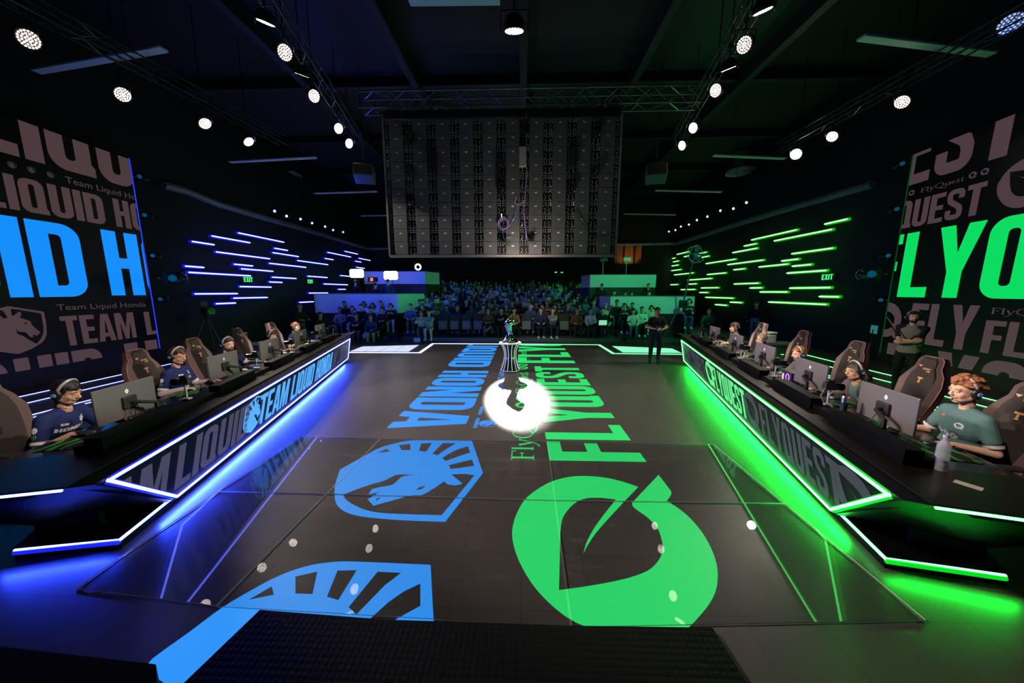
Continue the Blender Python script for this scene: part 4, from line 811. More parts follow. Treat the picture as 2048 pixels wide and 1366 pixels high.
# ---------------------------------------------------------------- people
def remesh(mb, voxel, it=3, name='m'):
    me = bpy.data.meshes.new(name); me.from_pydata([tuple(p) for p in mb.v], [], mb.f); ob = bpy.data.objects.new(name, me); C.objects.link(ob)
    r = ob.modifiers.new('r', 'REMESH'); r.mode = 'VOXEL'; r.voxel_size = voxel
    if it: q = ob.modifiers.new('s', 'SMOOTH'); q.factor = .5; q.iterations = it
    dg = bpy.context.evaluated_depsgraph_get(); out = bpy.data.meshes.new_from_object(ob.evaluated_get(dg), depsgraph=dg)
    bpy.data.objects.remove(ob); bpy.data.meshes.remove(me)
    out.polygons.foreach_set('use_smooth', [True]*len(out.polygons)); out.materials.clear(); out.name = name; return out
def cap(mb, p0, p1, r0, r1, n=12):
    p0, p1 = V(p0), V(p1)
    if (p1-p0).length > 1e-5: mb.cyl(p0, p1, r0, r1, n)
    mb.ball(p0, r0, n, 8); mb.ball(p1, r1, n, 8); return mb
def ik(a, b, l1, l2, hint):
    a, b = V(a), V(b); d = b-a; L = min(d.length, (l1+l2)*.995); dn = d.normalized(); b = a+dn*L
    x = (l1*l1-l2*l2+L*L)/(2*L); h = math.sqrt(max(0, l1*l1-x*x)); hn = V(hint)-dn*V(hint).dot(dn); return a+dn*x+hn.normalized()*h, b
SKIN = {k: mat('skin_'+k, c, .5, spec=.35, noise=.06, bscale=40) for k, c in (('fair', (.62, .36, .26)), ('warm', (.52, .29, .19)), ('tan', (.42, .23, .15)), ('deep', (.16, .08, .05)))}
HAIR = {k: mat('hair_'+k, c, .5, spec=.4, bump=.5, bscale=90) for k, c in (('black', (.008, .006, .006)), ('brown', (.035, .018, .012)), ('auburn', (.24, .085, .035)), ('blond', (.33, .19, .10)), ('dark', (.015, .010, .008)), ('blue', (.03, .1, .5)))}
eye_w = mat('eye_white', (.7, .68, .65), .3); eye_d = mat('eye_dark', (.02, .015, .012), .15); lip = mat('lips', (.36, .13, .10), .5)
def cloth(n, c, r=.8): return mat('cloth_'+n, c, r, spec=.2, bump=.25, bscale=25)
def head_shape(mb, Hm, beard=False):
    A = lambda *p: Hm @ V(p); R3_ = Hm.to_3x3()
    mb.ball(A(-.012, 0, .040), (.096, .078, .092), 20, 14, R3_); mb.ball(A(.020, 0, -.025), (.070, .064, .090), 16, 12, R3_)
    mb.ball(A(.058, 0, -.088), (.028, .030, .026), 10, 8, R3_); cap(mb, A(.0, .046, -.055), A(.050, .020, -.084), .028, .025, 8); cap(mb, A(.0, -.046, -.055), A(.050, -.020, -.084), .028, .025, 8)
    cap(mb, A(.086, 0, .018), A(.109, 0, -.018), .0085, .0125, 8); mb.ball(A(.100, .011, -.024), .009, 8, 6); mb.ball(A(.100, -.011, -.024), .009, 8, 6)
    cap(mb, A(.074, -.034, .030), A(.074, .034, .030), .014, .014, 8)
    for s in (-1, 1): mb.ball(A(.052, s*.034, -.026), (.028, .026, .032), 10, 8, R3_); mb.ball(A(.0735, s*.030, .0155), (.0135, .0165, .0095), 10, 8, R3_); mb.ball(A(-.004, s*.080, .0), (.020, .009, .033), 8, 8, R3_)
    cap(mb, A(.084, -.018, -.050), A(.084, .018, -.050), .010, .010, 8)
def hand(mb, w, f, side, up, curl=.35, k=1.):
    f = V(f).normalized(); up = V(up); l = up.cross(f).normalized()*side; up = f.cross(l*side).normalized()  # l points to the thumb side
    Rm = M((f, l, up)).transposed()
    mb.ball(w+f*.048*k, (.052*k, .042*k, .017*k), 12, 8, Rm); cap(mb, w, w+f*.02*k, .024*k, .026*k, 8)
    for i, (o, ln) in enumerate(((.030, .072), (.010, .080), (-.010, .075), (-.030, .058))):
        b = w+f*(.086-.004*abs(i-1))*k+l*o*k; d1 = (f-up*curl*.5+l*o*1.5).normalized(); m1 = b+d1*ln*.5*k; d2 = (f-up*(curl*1.7)+l*o*1.2).normalized(); e = m1+d2*ln*.5*k
        cap(mb, b, m1, .0095*k, .0088*k, 8); cap(mb, m1, e, .0088*k, .0072*k, 8)
    b = w+f*.028*k+l*.032*k; m1 = b+(f*.7+l*.7-up*.2).normalized()*.036*k; e = m1+(f*.95+l*.25-up*.3).normalized()*.032*k
    cap(mb, b, m1, .0125*k, .0105*k, 8); cap(mb, m1, e, .0105*k, .0085*k, 8)
def hairdo(style, Hm, rnd, mb=None):
    mb = mb or MB(); R3_ = Hm.to_3x3(); A = lambda *p: Hm @ V(p)
    def tuft(az, el, l, r, droop, out=.4, sweep=0.):
        n = V((math.cos(el)*math.cos(az), math.cos(el)*math.sin(az), math.sin(el))); p = V((-.012+.092*n.x, .078*n.y, .040+.088*n.z))
        d = (n*out+V((sweep, 0, -droop))+V((rnd.uniform(-.25, .25),)*3)).normalized(); e = p+d*l; cap(mb, Hm @ p, Hm @ e, r, r*.55, 7)
    mb.ball(A(-.022, 0, .050), (.098, .084, .088), 18, 12, R3_)
    if style == 'bun': mb.ball(A(-.085, 0, .125), .033, 10, 8); return mb
    n = {'short': 70, 'fringe': 120, 'curly': 110, 'long': 120, 'swept': 100, 'buzz': 20}[style]
    for i in range(n):
        az = rnd.uniform(-math.pi, math.pi); el = rnd.uniform(-.25 if abs(az) > 1.7 else .35, 1.45)
        if style == 'short': tuft(az, el, .022, .018, .3)
        elif style == 'fringe': tuft(az, max(el, .2), .045 if abs(az) < 1.5 else .035, .017, 1.1, .35, .25 if abs(az) < 1 else 0)
        elif style == 'curly': tuft(az, el, .035, .021, .1, .9)
        elif style == 'long': tuft(az, el, .15 if abs(az) > .9 else .07, .016, 1.5, .7)
        elif style == 'swept': tuft(az, el, .045, .017, -.1 if abs(az) < .9 else .4, .6, -.6)
        elif style == 'buzz': tuft(az, el, .008, .018, .2)
    return mb
hs_k = mat('headset_black', (.015, .015, .017), .35); hs_s = mat('headset_silver', (.28, .27, .29), .35); hs_b = mat('headset_blue', (.02, .12, .45), .3, emit=(.02, .15, .6), est=.25)
def headset(parent, Hm, side):
    A = lambda *p: Hm @ V(p); t = empty('headset', (0, 0, 0)); t.parent = parent
    MB().tube([A(-.005+.012*math.sin(a), .094*math.cos(a), .045+.100*math.sin(a)) for a in [math.pi*j/14 for j in range(15)]], .0125, 8).build('headband', hs_s, t, True)
    MB().tube([A(-.010, .090*math.cos(a), .040+.092*math.sin(a)) for a in [math.pi*j/14 for j in range(15)]], .010, 8).build('cushion', hs_k, t, True)
    for s in (-1, 1):
        e = MB(); e.ball(A(-.005, s*.096, -.004), (.042, .026, .050), 16, 10, Hm.to_3x3()); e.build('ear_cup', hs_k, t, True)
        MB().cyl(A(-.008, s*.112, -.004), A(-.008, s*.124, -.004), .024, .018, 14).build('cap_ring', hs_s, t, True); MB().cyl(A(-.008, s*.121, -.006), A(-.008, s*.127, -.006), .013, n=12).build('cap_light', hs_b, t)
    MB().tube([A(.01, side*.105, -.03), A(.04, side*.10, -.062), (A(.085, side*.07, -.078)), A(.112, side*.028, -.066)], .0035, 6).build('microphone_boom', hs_k, t); MB().ball(A(.114, side*.024, -.064), .010, 8, 6).build('microphone', hs_k, t)
def decal(parent, me, o, r, u, fn_polys, m, name, tri=None):
    bv = BVHTree.FromPolygons([v.co.copy() for v in me.vertices], [tuple(p.vertices) for p in me.polygons]); n = V(r).cross(V(u)).normalized(); o = V(o); r = V(r).normalized(); u = V(u).normalized()
    def fn(a, b):
        p = o+r*a+u*b; h = bv.ray_cast(p+n*.35, -n); return (h[0]+n*.004) if h[0] is not None else p
    m2 = flat(fn_polys, lambda a, b: V((a, b, 0))); bm = bmesh.new(); vs = [bm.verts.new(p) for p in m2.v]
    for f in m2.f:
        try: bm.faces.new([vs[i] for i in f])
        except Exception: pass
    for _ in range(4):
        es = [e for e in bm.edges if e.calc_length() > .02]
        if not es: break
        bmesh.ops.subdivide_edges(bm, edges=es, cuts=1); bmesh.ops.triangulate(bm, faces=bm.faces[:])
    bm.verts.index_update(); mb = MB().add([fn(v.co.x, v.co.y) for v in bm.verts], [tuple(v.index for v in f.verts) for f in bm.faces]); bm.free()
    return mb.build(name, m, parent)
def person(loc, rz, P, label, group=None):
    """P: head (x, z) in the local frame, pelvis z, wrists, clothes and hair; local +X is where the body faces"""
    rnd = random.Random(P.get('seed', 1)); vox = P.get('vox', .007); root = empty('person', loc, rz, label, 'person', group)
    hz = P['hz']; stand = P.get('stand', False); Hc = V((P.get('hx', 0), 0, hz)); NB = Hc+V((-.05 if not stand else -.03, 0, -.185))
    pz = P.get('pz', .95 if stand else .53); sp = .52
    px = NB.x-math.sqrt(max(0, sp*sp-(NB.z-pz)**2)) if not stand else NB.x; px += P.get('px', 0)
    P0 = V((px, 0, pz)); ax = (NB-P0).normalized(); y = V((0, 1, 0)); fw = y.cross(ax).normalized(); tw = M.Rotation(P.get('twist', 0), 3, 'Z')
    k = P.get('k', 1.0); LY = tw @ y
    sh = {s: NB-ax*.05+LY*s*.165*k for s in (-1, 1)}; ch = NB-ax*.16; Rt = M((fw, y, ax)).transposed()
    hip = {s: P0+V((0, s*.095, -.01)) for s in (-1, 1)}
    b = MB(); b.ball(ch, (.115*k, .165*k, .17), 18, 12, Rt); b.ball(P0.lerp(ch, .45), (.105*k, .145*k, .15), 16, 12, Rt); b.ball(P0, (.125*k, .165*k, .12), 16, 12)
    for s in (-1, 1): cap(b, ch+LY*s*.08+ax*.06, sh[s], .075, .055); cap(b, NB-ax*.01, sh[s], .045, .045)
    cap(b, NB-ax*.05, NB+ax*.02, .066, .053); Hm = M.Translation(Hc) @ Euler((P.get('roll', 0), P.get('pitch', .12), P.get('yaw', 0))).to_matrix().to_4x4()
    cap(b, NB-ax*.02, Hm @ V((-.03, 0, -.05)), .052, .048); head_shape(b, Hm)
    el, wr = {}, {}
    for s in (-1, 1):
        w = V(P['w'][s]); el[s], wr[s] = ik(sh[s], w, .285, .25, P.get('hint', {s: (-.35, s*.75, -.8)})[s])
        cap(b, sh[s], el[s], .050, .040); cap(b, el[s], wr[s], .041, .026)
        f = (wr[s]-el[s]).normalized()
        if P.get('flat', True): f = V((f.x, f.y, 0)).normalized()
        hd = P.get('hd', {}).get(s); f = V(hd) if hd else f
        hand(b, wr[s], f, -s, P.get('up', V((0, 0, 1))), P.get('curl', .5))
    kn, an = {}, {}
    for s in (-1, 1):
        if stand: kn[s] = hip[s]+V((.02, s*.02, -.43)); an[s] = V((px-.02, s*.115+P.get('step', 0)*s*.0, .09))
        else: kn[s] = hip[s]+V((.41, s*.06, -.01)); an[s] = V((kn[s].x-P.get('tuck', .10), s*(.13+P.get('spread', 0)), .09+P.get('fz', 0)))
        cap(b, hip[s], kn[s], .082, .058); cap(b, kn[s], an[s], .056, .040); cap(b, an[s]+V((0, 0, -.04)), an[s]+V((.13, 0, -.055)), .036, .03)
    body = remesh(b, vox, 2, 'body'); body.materials.append(SKIN[P.get('skin', 'fair')]); link('body', body, root)
    # clothes
    c = MB(); g = .014; c.ball(ch, (.130*k, .180*k, .185), 18, 12, Rt); c.ball(P0.lerp(ch, .45), (.130*k, .165*k, .18), 16, 12, Rt); c.ball(P0+V((0, 0, .02)), (.140*k, .175*k, .13), 16, 12)
    for s in (-1, 1):
        cap(c, ch+LY*s*.08+ax*.05, sh[s], .086, .064); cap(c, NB-ax*.02+LY*s*.05, sh[s], .058, .060); e = P.get('sleeve', .62); m1 = sh[s].lerp(el[s], min(1, e)); cap(c, sh[s], m1, .063, .059 if e < 1 else .054)
        if e >= 1: cap(c, el[s], el[s].lerp(wr[s], .92), .054, .036)
    cap(c, NB-ax*.09, NB-ax*.045, .095, .076)
    sm = remesh(c, max(.009, vox*1.3), 3, 'shirt'); top = cloth(*P['top']); sm.materials.append(top); so = link('shirt', sm, root)
    col = P.get('trim')
    if col:
        cm = cloth(*col); MB().tube([NB+ax*.004+(fw*math.cos(a)*.072+y*math.sin(a)*.074)+fw*.008-ax*.040*max(0, math.cos(a)) for a in [2*math.pi*j/20 for j in range(20)]], .0075, 6, closed=True).build('collar', cm, so, True)
        if P.get('sleeve', .62) < 1:
            for s in (-1, 1):
                m1 = sh[s].lerp(el[s], P.get('sleeve', .62)+.20); m0_ = sh[s].lerp(el[s], P.get('sleeve', .62)+.10); MB().cyl(m0_, m1, .0625, .061, 16, cap=False).build('cuff', cm, so, True)
    if P.get('under'):
        u_ = cloth(*P['under']); a1 = P.get('under_len', .4)
        for s in (-1, 1):
            q = MB(); cap(q, sh[s].lerp(el[s], .7), el[s], .054, .050); cap(q, el[s], el[s].lerp(wr[s], a1), .050, .042 if a1 < .8 else .035); me = remesh(q, .010, 2, 'undersleeve'); me.materials.append(u_); link('undersleeve', me, root)
    if P.get('jacket'):
        j = MB(); 
        for s in (-1, 1):
            cap(j, ch+LY*s*.10+ax*.06, sh[s], .098, .088); cap(j, sh[s], el[s], .080, .066); cap(j, el[s], el[s].lerp(wr[s], .88), .066, .043); j.ball(ch+LY*s*.11-fw*.0, (.145, .09, .20), 12, 8, Rt); j.ball(P0.lerp(ch, .35)+LY*s*.12, (.14, .08, .20), 12, 8, Rt)
        me = remesh(j, .012, 3, 'jacket'); me.materials.append(cloth(*P['jacket'])); link('jacket', me, root)
    q = MB(); q.ball(P0+V((0, 0, -.01)), (.138, .178, .125), 14, 10)
    for s in (-1, 1): cap(q, hip[s], kn[s], .095, .072); cap(q, kn[s], an[s]+V((0, 0, .04)), .070, .054)
    me = remesh(q, .014, 3, 'trousers'); me.materials.append(cloth(*P.get('legs', ('black', (.01, .01, .012))))); link('trousers', me, root)
    q = MB()
    for s in (-1, 1): cap(q, an[s]+V((-.03, 0, -.045)), an[s]+V((.15, s*.01, -.055)), .046, .036); cap(q, an[s]+V((0, 0, -.03)), an[s], .048, .05)
    q.v = [V((p.x, p.y, max(p.z, P.get('fz', 0)+.002))) for p in q.v]
    me = remesh(q, .012, 2, 'shoes'); me.materials.append(P.get('shoem') or cloth('shoe', (.03, .03, .03))); link('shoes', me, root)
    # hair and face
    st = P.get('hair', ('short', 'black')); hm = hairdo(st[0], Hm, rnd); 
    me = remesh(hm, max(.0065, vox), 1, 'hair'); me.materials.append(HAIR[st[1]])
    A = lambda *p: Hm @ V(p)
    bm = bmesh.new(); bm.from_mesh(me); inv = Hm.inverted()      # trim the hairline off the face
    dead = []
    for f in bm.faces:
        p = inv @ f.calc_center_median()
        if p.x > .045 and p.z < P.get('hairline', .062)-(.5*max(0, abs(p.y)-.045)): dead.append(f)
        elif p.z < (-.01 if st[0] not in ('long',) else -.11) and p.x > -.04: dead.append(f)
    bmesh.ops.delete(bm, geom=dead, context='FACES'); bm.to_mesh(me); bm.free(); link('hair', me, root)
    for s in (-1, 1):
        MB().ball(A(.0725, s*.030, .006), .0120, 10, 8).build('eye', eye_w, root, True); MB().ball(A(.0810, s*.0305, .004), .0055, 8, 6).build('iris', eye_d, root, True)
        MB().tube([A(.086, s*.014, .031), A(.0885, s*.030, .037), A(.080, s*.046, .031)], [.0035, .0042, .0025], 6).build('eyebrow', HAIR[st[1] if st[1] != 'blond' else 'brown'], root)
    MB().tube([A(.0855, -.022, -.051), A(.0945, 0, -.049), A(.0855, .022, -.051)], [.003, .0062, .003], 6).build('lips', lip, root)
    if P.get('beard'):
        q = MB(); cap(q, A(.062, -.020, -.088), A(.062, .020, -.088), .026, .026, 8); cap(q, A(.088, -.022, -.036), A(.088, .022, -.036), .008, .008, 8)
        for s in (-1, 1): cap(q, A(.055, s*.034, -.082), A(.0, s*.062, -.045), .020, .017, 8); cap(q, A(.080, s*.026, -.045), A(.068, s*.028, -.08), .008, .014, 8)
        me = remesh(q, .007, 1, 'beard'); me.materials.append(HAIR[st[1]]); link('beard', me, root)
    if P.get('glasses'):
        q = MB()
        for s in (-1, 1): q.tube([A(.098+.002*math.cos(a), s*.032+.023*math.cos(a), .006+.017*math.sin(a)) for a in [2*math.pi*j/14 for j in range(14)]], .0018, 5, closed=True); q.tube([A(.095, s*.054, .01), A(.0, s*.082, .012)], .0018, 5)
        q.tube([A(.1, -.01, .01), A(.1, .01, .01)], .0018, 5); q.build('glasses', mat('glasses_wire', (.5, .45, .4), .3, .8), root)
    if P.get('headset'): headset(root, Hm, P['headset'])
    P['_r'] = dict(root=root, shirt=sm, so=so, ch=ch, fw=fw, ax=ax, y=y, sh=sh, el=el, P0=P0, NB=NB, Hm=Hm, wr=wr, LY=LY)
    return root
# ---------------------------------------------------------------- gaming chair
ch_d = mat('chair_fabric', (.017, .012, .0115), .75); ch_l = mat('chair_leatherette', (.15, .105, .10), .36); gold = mat('gold_thread', (.75, .42, .18), .35, .5, emit=(.6, .3, .12), est=.12)
chair_parts = []
def make_chair():
    out = []; L0, L1 = V((-.23, 0, .48)), V((-.44, 0, 1.36)); up = (L1-L0).normalized(); n = V((0, 1, 0)).cross(up).normalized(); Ln = (L1-L0).length
    def bp(y, t, d=0): return L0+up*(t*Ln)+V((0, y, 0))+n*d
    prof = [(.19, 0), (.205, .15), (.255, .42), (.27, .60), (.235, .74), (.165, .84), (.155, .95), (.115, 1.0)]
    half = [(y, t) for y, t in prof]; outline = half+[(-y, t) for y, t in half[::-1]]
    inner = [(y*.70, .03+t*.94) for y, t in half]; inner = inner+[(-y, t) for y, t in inner[::-1]]
    m0 = MB(); m0.rings([[bp(y, t, -.05) for y, t in outline], [bp(y*1.0, t, -.01) for y, t in outline]]); sh_ = m0.mesh('backrest_shell', ch_l, True)
    m0 = MB(); m0.rings([[bp(y, t, .02) for y, t in inner], [bp(y, t, .045) for y, t in [(a*.96, .5+(b-.5)*.98) for a, b in inner]]]); pn_ = m0.mesh('backrest_panel', ch_d, True)
    m0 = MB()
    ring_o = [bp(y, t, .0) for y, t in outline]; ring_m = [bp(y*.86, .015+t*.97, .085 if t < .72 else .055) for y, t in outline]; ring_i = [bp(y, t, .025) for y, t in inner]
    m0.rings([ring_o, ring_m, ring_i], cap=False); bo_ = m0.mesh('bolster', ch_l, True)
    m0 = MB(); m0.tube([bp(y*.985, t, .012) for y, t in outline], .006, 5, closed=True); pi_ = m0.mesh('piping', mat('piping_red', (.30, .10, .11), .5))
    m0 = MB(); m0.rbox((.0, 0, .455), (.50, .50, .10), .04); se_ = m0.mesh('seat', ch_d, True)
    m0 = MB(); m0.rbox((.0, .26, .475), (.46, .09, .11), .04); m0.rbox((.0, -.26, .475), (.46, .09, .11), .04); sb_ = m0.mesh('seat_bolsters', ch_l, True)
    arms = []
    for s in (-1, 1):
        m0 = MB(); m0.cyl((-.04, s*.33, .42), (-.02, s*.33, .66), .022, n=8); arms.append(('armrest_post', m0.mesh('armrest_post', black)))
        m0 = MB(); m0.rbox((.02, s*.33, .675), (.27, .10, .03), .012); arms.append(('armrest', m0.mesh('armrest', darkgrey)))
    m0 = MB(); m0.cyl((0, 0, .08), (0, 0, .41), .03, n=12)
    for k in range(5):
        a = 2*math.pi*k/5+.3; m0.tube([(0, 0, .11), (.30*math.cos(a), .30*math.sin(a), .08)], [.028, .018], 8)
    ba_ = m0.mesh('base', darkgrey, True); m0 = MB()
    for k in range(5):
        a = 2*math.pi*k/5+.3; m0.cyl((.30*math.cos(a)-.02, .30*math.sin(a), .032), (.30*math.cos(a)+.02, .30*math.sin(a), .032), .031, n=10)
    ca_ = m0.mesh('casters', black)
    yl = V((0, 1, 0))
    lt = flat([([(-.10, .12), (-.04, .12), (-.07, .055)], [])], lambda a, b_: bp(a, .80+b_*.5, .050)); w1, L_ = word('SECRET', .022, .105); w2, _ = word('LAB', .020, .05)
    def face(a, b_): return bp(a, b_/Ln, .050)
    lt.add(*[(lambda m_: (m_.v, m_.f))(flat(shift(w1, -.025, 0), lambda a, b_: face(a, .80*Ln+b_))) for _ in (0,)][0]); q_ = flat(shift(w2, .03, 0), lambda a, b_: face(a, .80*Ln-.028+b_)); lt.add(q_.v, q_.f)
    q_ = flat([(([(-.035, .075), (.035, .075), (.035, .055), (.011, .055), (.011, .01), (.022, 0), (-.022, 0), (-.011, .01), (-.011, .055), (-.035, .055)]), [])], lambda a, b_: face(a, .60*Ln+b_)); lt.add(q_.v, q_.f)
    # reading direction: seen from the front the sitter's left is on the right-hand side
    lg_ = lt.mesh('logo', gold)
    hr_ = MB().rbox(tuple(bp(0, .86, .065)), (.06, .24, .12), .03, ry=-.23).mesh('head_pillow', ch_d, True)
    return [('seat', se_), ('seat_bolster', sb_), ('backrest', sh_), ('bolster', bo_), ('backrest_panel', pn_), ('piping', pi_), ('logo', lg_), ('base', ba_), ('casters', ca_)]+arms
CH = make_chair()
def chair(loc, rz, label):
    t = empty('gaming_chair', loc, rz, label, 'chair', 'gaming chairs at the team desks')
    for nm, me in CH: link(nm, me, t)
    return t
# ---------------------------------------------------------------- the ten players
navy = ('navy', (.012, .022, .10)); teal = ('teal', (.065, .13, .135)); whitec = ('white', (.62, .58, .58)); greyc = ('grey', (.24, .20, .21)); blk = ('blackcloth', (.012, .010, .012))
PL = [  # side, a, b, head z, dict, label
 (-1, 1.31, 1.25, 1.175, dict(hair=('fringe', 'black'), skin='warm', yaw=.10, pitch=.34, under=('undergrey', (.07, .06, .07)), under_len=.35, vox=.0055), 'player in navy jersey with short grey undersleeves at the left desk, nearest the camera'),
 (-1, 2.92, 1.28, 1.25, dict(hair=('fringe', 'brown'), skin='fair', yaw=-.15, pitch=.25, under=('underwhite', (.45, .38, .40)), under_len=.9, glasses=1, vox=.006), 'player in navy jersey with long white undersleeves and glasses, second at the left desk'),
 (-1, 4.14, 1.26, 1.23, dict(hair=('short', 'brown'), skin='fair', yaw=-.35, pitch=.1, beard=1), 'bearded player in navy jersey, third at the left desk'),
 (-1, 5.86, 1.26, 1.18, dict(hair=('fringe', 'brown'), skin='fair', yaw=-.05, pitch=.3), 'player in navy jersey bending behind his monitor, fourth at the left desk'),
 (-1, 7.30, 1.26, 1.22, dict(hair=('short', 'auburn'), skin='fair', yaw=.0, pitch=.15, glasses=1), 'player in navy jersey with glasses, farthest at the left desk'),
 (1, 1.37, 1.31, 1.265, dict(hair=('swept', 'auburn'), skin='fair', yaw=.05, pitch=.12, vox=.0055, legs=('jeans', (.03, .035, .06))), 'red-haired player in teal jersey at the right desk, nearest the camera'),
 (1, 2.76, 1.26, 1.13, dict(hair=('long', 'dark'), skin='warm', yaw=.1, pitch=.12, jacket=('jacketgrey', (.075, .06, .065)), glasses=1, vox=.006), 'player with long dark hair and open dark jacket, second at the right desk'),
 (1, 4.20, 1.26, 1.10, dict(hair=('short', 'auburn'), skin='fair', yaw=.0, pitch=.18, jacket=('jacketgrey2', (.10, .085, .09))), 'auburn-haired player in dark jacket, third at the right desk'),
 (1, 5.80, 1.26, 1.14, dict(hair=('bun', 'blond'), skin='fair', yaw=-.05, pitch=.2, k=1.06), 'player in pale teal jersey with hair in a bun, fourth at the right desk'),
 (1, 7.62, 1.26, 1.20, dict(hair=('curly', 'brown'), skin='warm', yaw=-.05, pitch=.05), 'curly-haired player in teal jersey, farthest at the right desk')]
for i, (s, a, b_, hz, P, lab) in enumerate(PL):
    P = dict(P); P['seed'] = i+3; P['hz'] = hz; P['top'] = navy if s < 0 else teal; P['trim'] = whitec if s < 0 else ('tealtrim', (.45, .42, .42)); P['headset'] = 1 if s > 0 else -1
    P['hx'] = 0; P.setdefault('vox', .0075); wz = .795; cam_side = 1 if s > 0 else -1     # which local side is nearer the camera
    ws = {cam_side: (.15, cam_side*.19, wz), -cam_side: (.24, -cam_side*.26, wz)}
    if i == 2: ws[1] = (.38, .34, wz+.02)
    P['w'] = ws; P['hint'] = {q: (-.6, q*.35, -.8) for q in (-1, 1)}; P['fz'] = 0
    p = D(s, a, b_); rz = desk_rot(s) + (s*.06)
    root = person(p, rz, P, lab); r_ = P['_r']; so, sm = r_['so'], r_['shirt']
    P0 = r_['P0']; fwd = V((math.cos(rz), math.sin(rz), 0)); cp = p+fwd*min(-.10, P0.x-.02)
    chair(cp, rz, ['dark %s gaming chair under the %s player at the %s desk' % ('logo-marked', ordn(j+1) if 0 < j < 4 else ('nearest' if j == 0 else 'farthest'), LR[s]) for j in (i % 5,)][0])
    # jersey marks
    c0 = r_['ch']; ax, y_ = r_['ax'], r_['y']; wm_ = mat('print_white', (.7, .68, .7), .6)
    if i in (6, 7): P['jk'] = 1
    yr = y_                                                  # seen from the front, text runs towards the wearer's left
    if s < 0:
        w1, L_ = word('HONDA', .042, .26); decal(so, sm, c0-yr*.13-ax*.01, yr, ax, w1, wm_, 'chest_lettering')
        decal(so, sm, c0+yr*.055+ax*.055, yr, ax, emblem(SHIELD, 0, 0, .06), wm_, 'shield_emblem')
        w1, L_ = word('TL', .022, .03); decal(so, sm, c0-yr*.10+ax*.06, yr, ax, [([(0, 0), (.055, 0), (.055, .022), (0, .022)], [[(.018, .004), (.024, .004), (.024, .018), (.018, .018)]])], wm_, 'name_print')
        sh_, el_ = r_['sh'][-1], r_['el'][-1]; d_ = (el_-sh_).normalized(); o_ = sh_.lerp(el_, .38); rx = V((1, 0, 0)); rx = (rx-d_*rx.dot(d_)).normalized()
        ell = [(.0+.022*math.cos(t), .03*math.sin(t)+.012) for t in [2*math.pi*j/14 for j in range(14)]]
        decal(so, sm, o_, rx, -d_, [(ell, [[(-.014, .002), (-.003, -.002), (-.010, .010)], [(.014, .002), (.010, .010), (.003, -.002)]])], wm_, 'sleeve_emblem')
        decal(so, sm, o_+d_*.04, rx, -d_, [(stroke([(x, .01), (x+.002, -.012), (x-.001, -.036+.008*abs(x)/.012)], [.004, .006, .002]), []) for x in (-.014, 0, .014)], mat('print_green', (.12, .5, .05), .6), 'sleeve_marks')
    else:
        decal(so, sm, c0+yr*.055+ax*.0, yr, ax, emblem(LEAF, 0, 0, .055), mat('print_pale', (.45, .5, .62), .6), 'leaf_emblem')
        cols = [(.5, .45, .42), (.45, .3, .45), (.3, .35, .6), (.55, .5, .5)]
        for q in range(4):
            o2 = c0-yr*(.12-.058*q)-ax*(.06+.008*q); decal(so, sm, o2, yr, ax, [([(.026*math.cos(t)*(1+.25*math.sin(3*t+q)), .022*math.sin(t)*(1+.3*math.cos(2*t+q))) for t in [2*math.pi*j/18 for j in range(18)]], [[(.010*math.cos(t), .008*math.sin(t)) for t in [2*math.pi*j/8 for j in range(8)]]])], mat('print_c%d' % q, cols[q], .6), 'chest_print')
        decal(so, sm, c0-yr*.10+ax*.07, yr, ax, [([(0, 0), (.05, .005), (.045, .02), (.01, .022)], [])], mat('print_orange', (.8, .12, .03), .6), 'shoulder_print')
# ---------------------------------------------------------------- things on the desks
WHICH = ['nearest the camera', 'second from the camera', 'third from the camera', 'fourth from the camera', 'farthest from the camera']
mon_b = mat('monitor_back', (.10, .09, .095), .33); pad_g = mat('pad_black', (.012, .012, .012), .7)
def desk_place(nm, s, a, b, z, rz=0, label=None, cat=None, group=None): return empty(nm, D(s, a, b, z), desk_rot(s)+rz, label, cat, group)
mon_parts = []
m0 = MB(); m0.rbox((0, 0, 0), (.022, .61, .345), .008); mon_parts.append(('screen_shell', m0.mesh('screen_shell', mon_b)))
m0 = MB(); m0.box((-.0125, 0, .0), (.002, .595, .33)); mon_parts.append(('screen', m0.mesh('screen', glow('monitor_picture', (.10, .16, .20), 1.))))
m0 = MB(); m0.rbox((.022, 0, -.02), (.03, .14, .12), .01); mon_parts.append(('mount_plate', m0.mesh('mount_plate', black)))
m0 = MB(); m0.tube([(.03, 0, -.02), (.09, .02, -.03), (.12, .16, -.08), (.13, .17, -.28)], [.018, .018, .020, .024], 8); m0.box((.13, .17, -.285), (.09, .09, .012)); mon_parts.append(('arm', m0.mesh('arm', black, True)))
q_ = flat([([(-.0, -.024), (.020, 0), (.0, .024), (-.020, 0)], [[(-.004, -.008), (-.004, .008), (.004, .008), (.004, -.008)]])], lambda u, v: V((.0125, u*1.0-.0, .09+v*1.1))); mon_parts.append(('logo', q_.mesh('logo', mat('logo_white', (.75, .75, .75), .4, emit=(.7, .7, .75), est=.25))))
m0 = MB(); m0.tube([(.03, -.03, -.06), (.07, -.05, -.16), (.05, -.02, -.26), (-.02, .05, -.31)], .005, 5); m0.tube([(.03, .04, -.06), (.06, .07, -.14), (.08, .02, -.25)], .004, 5); mon_parts.append(('cables', m0.mesh('cables', black)))
m0 = MB(); m0.box((.016, .03, .02-.02), (.006, .03, .015)); mon_parts.append(('orange_tag', m0.mesh('orange_tag', mat('tag_orange', (.7, .22, .03), .5))))
cam_parts = []
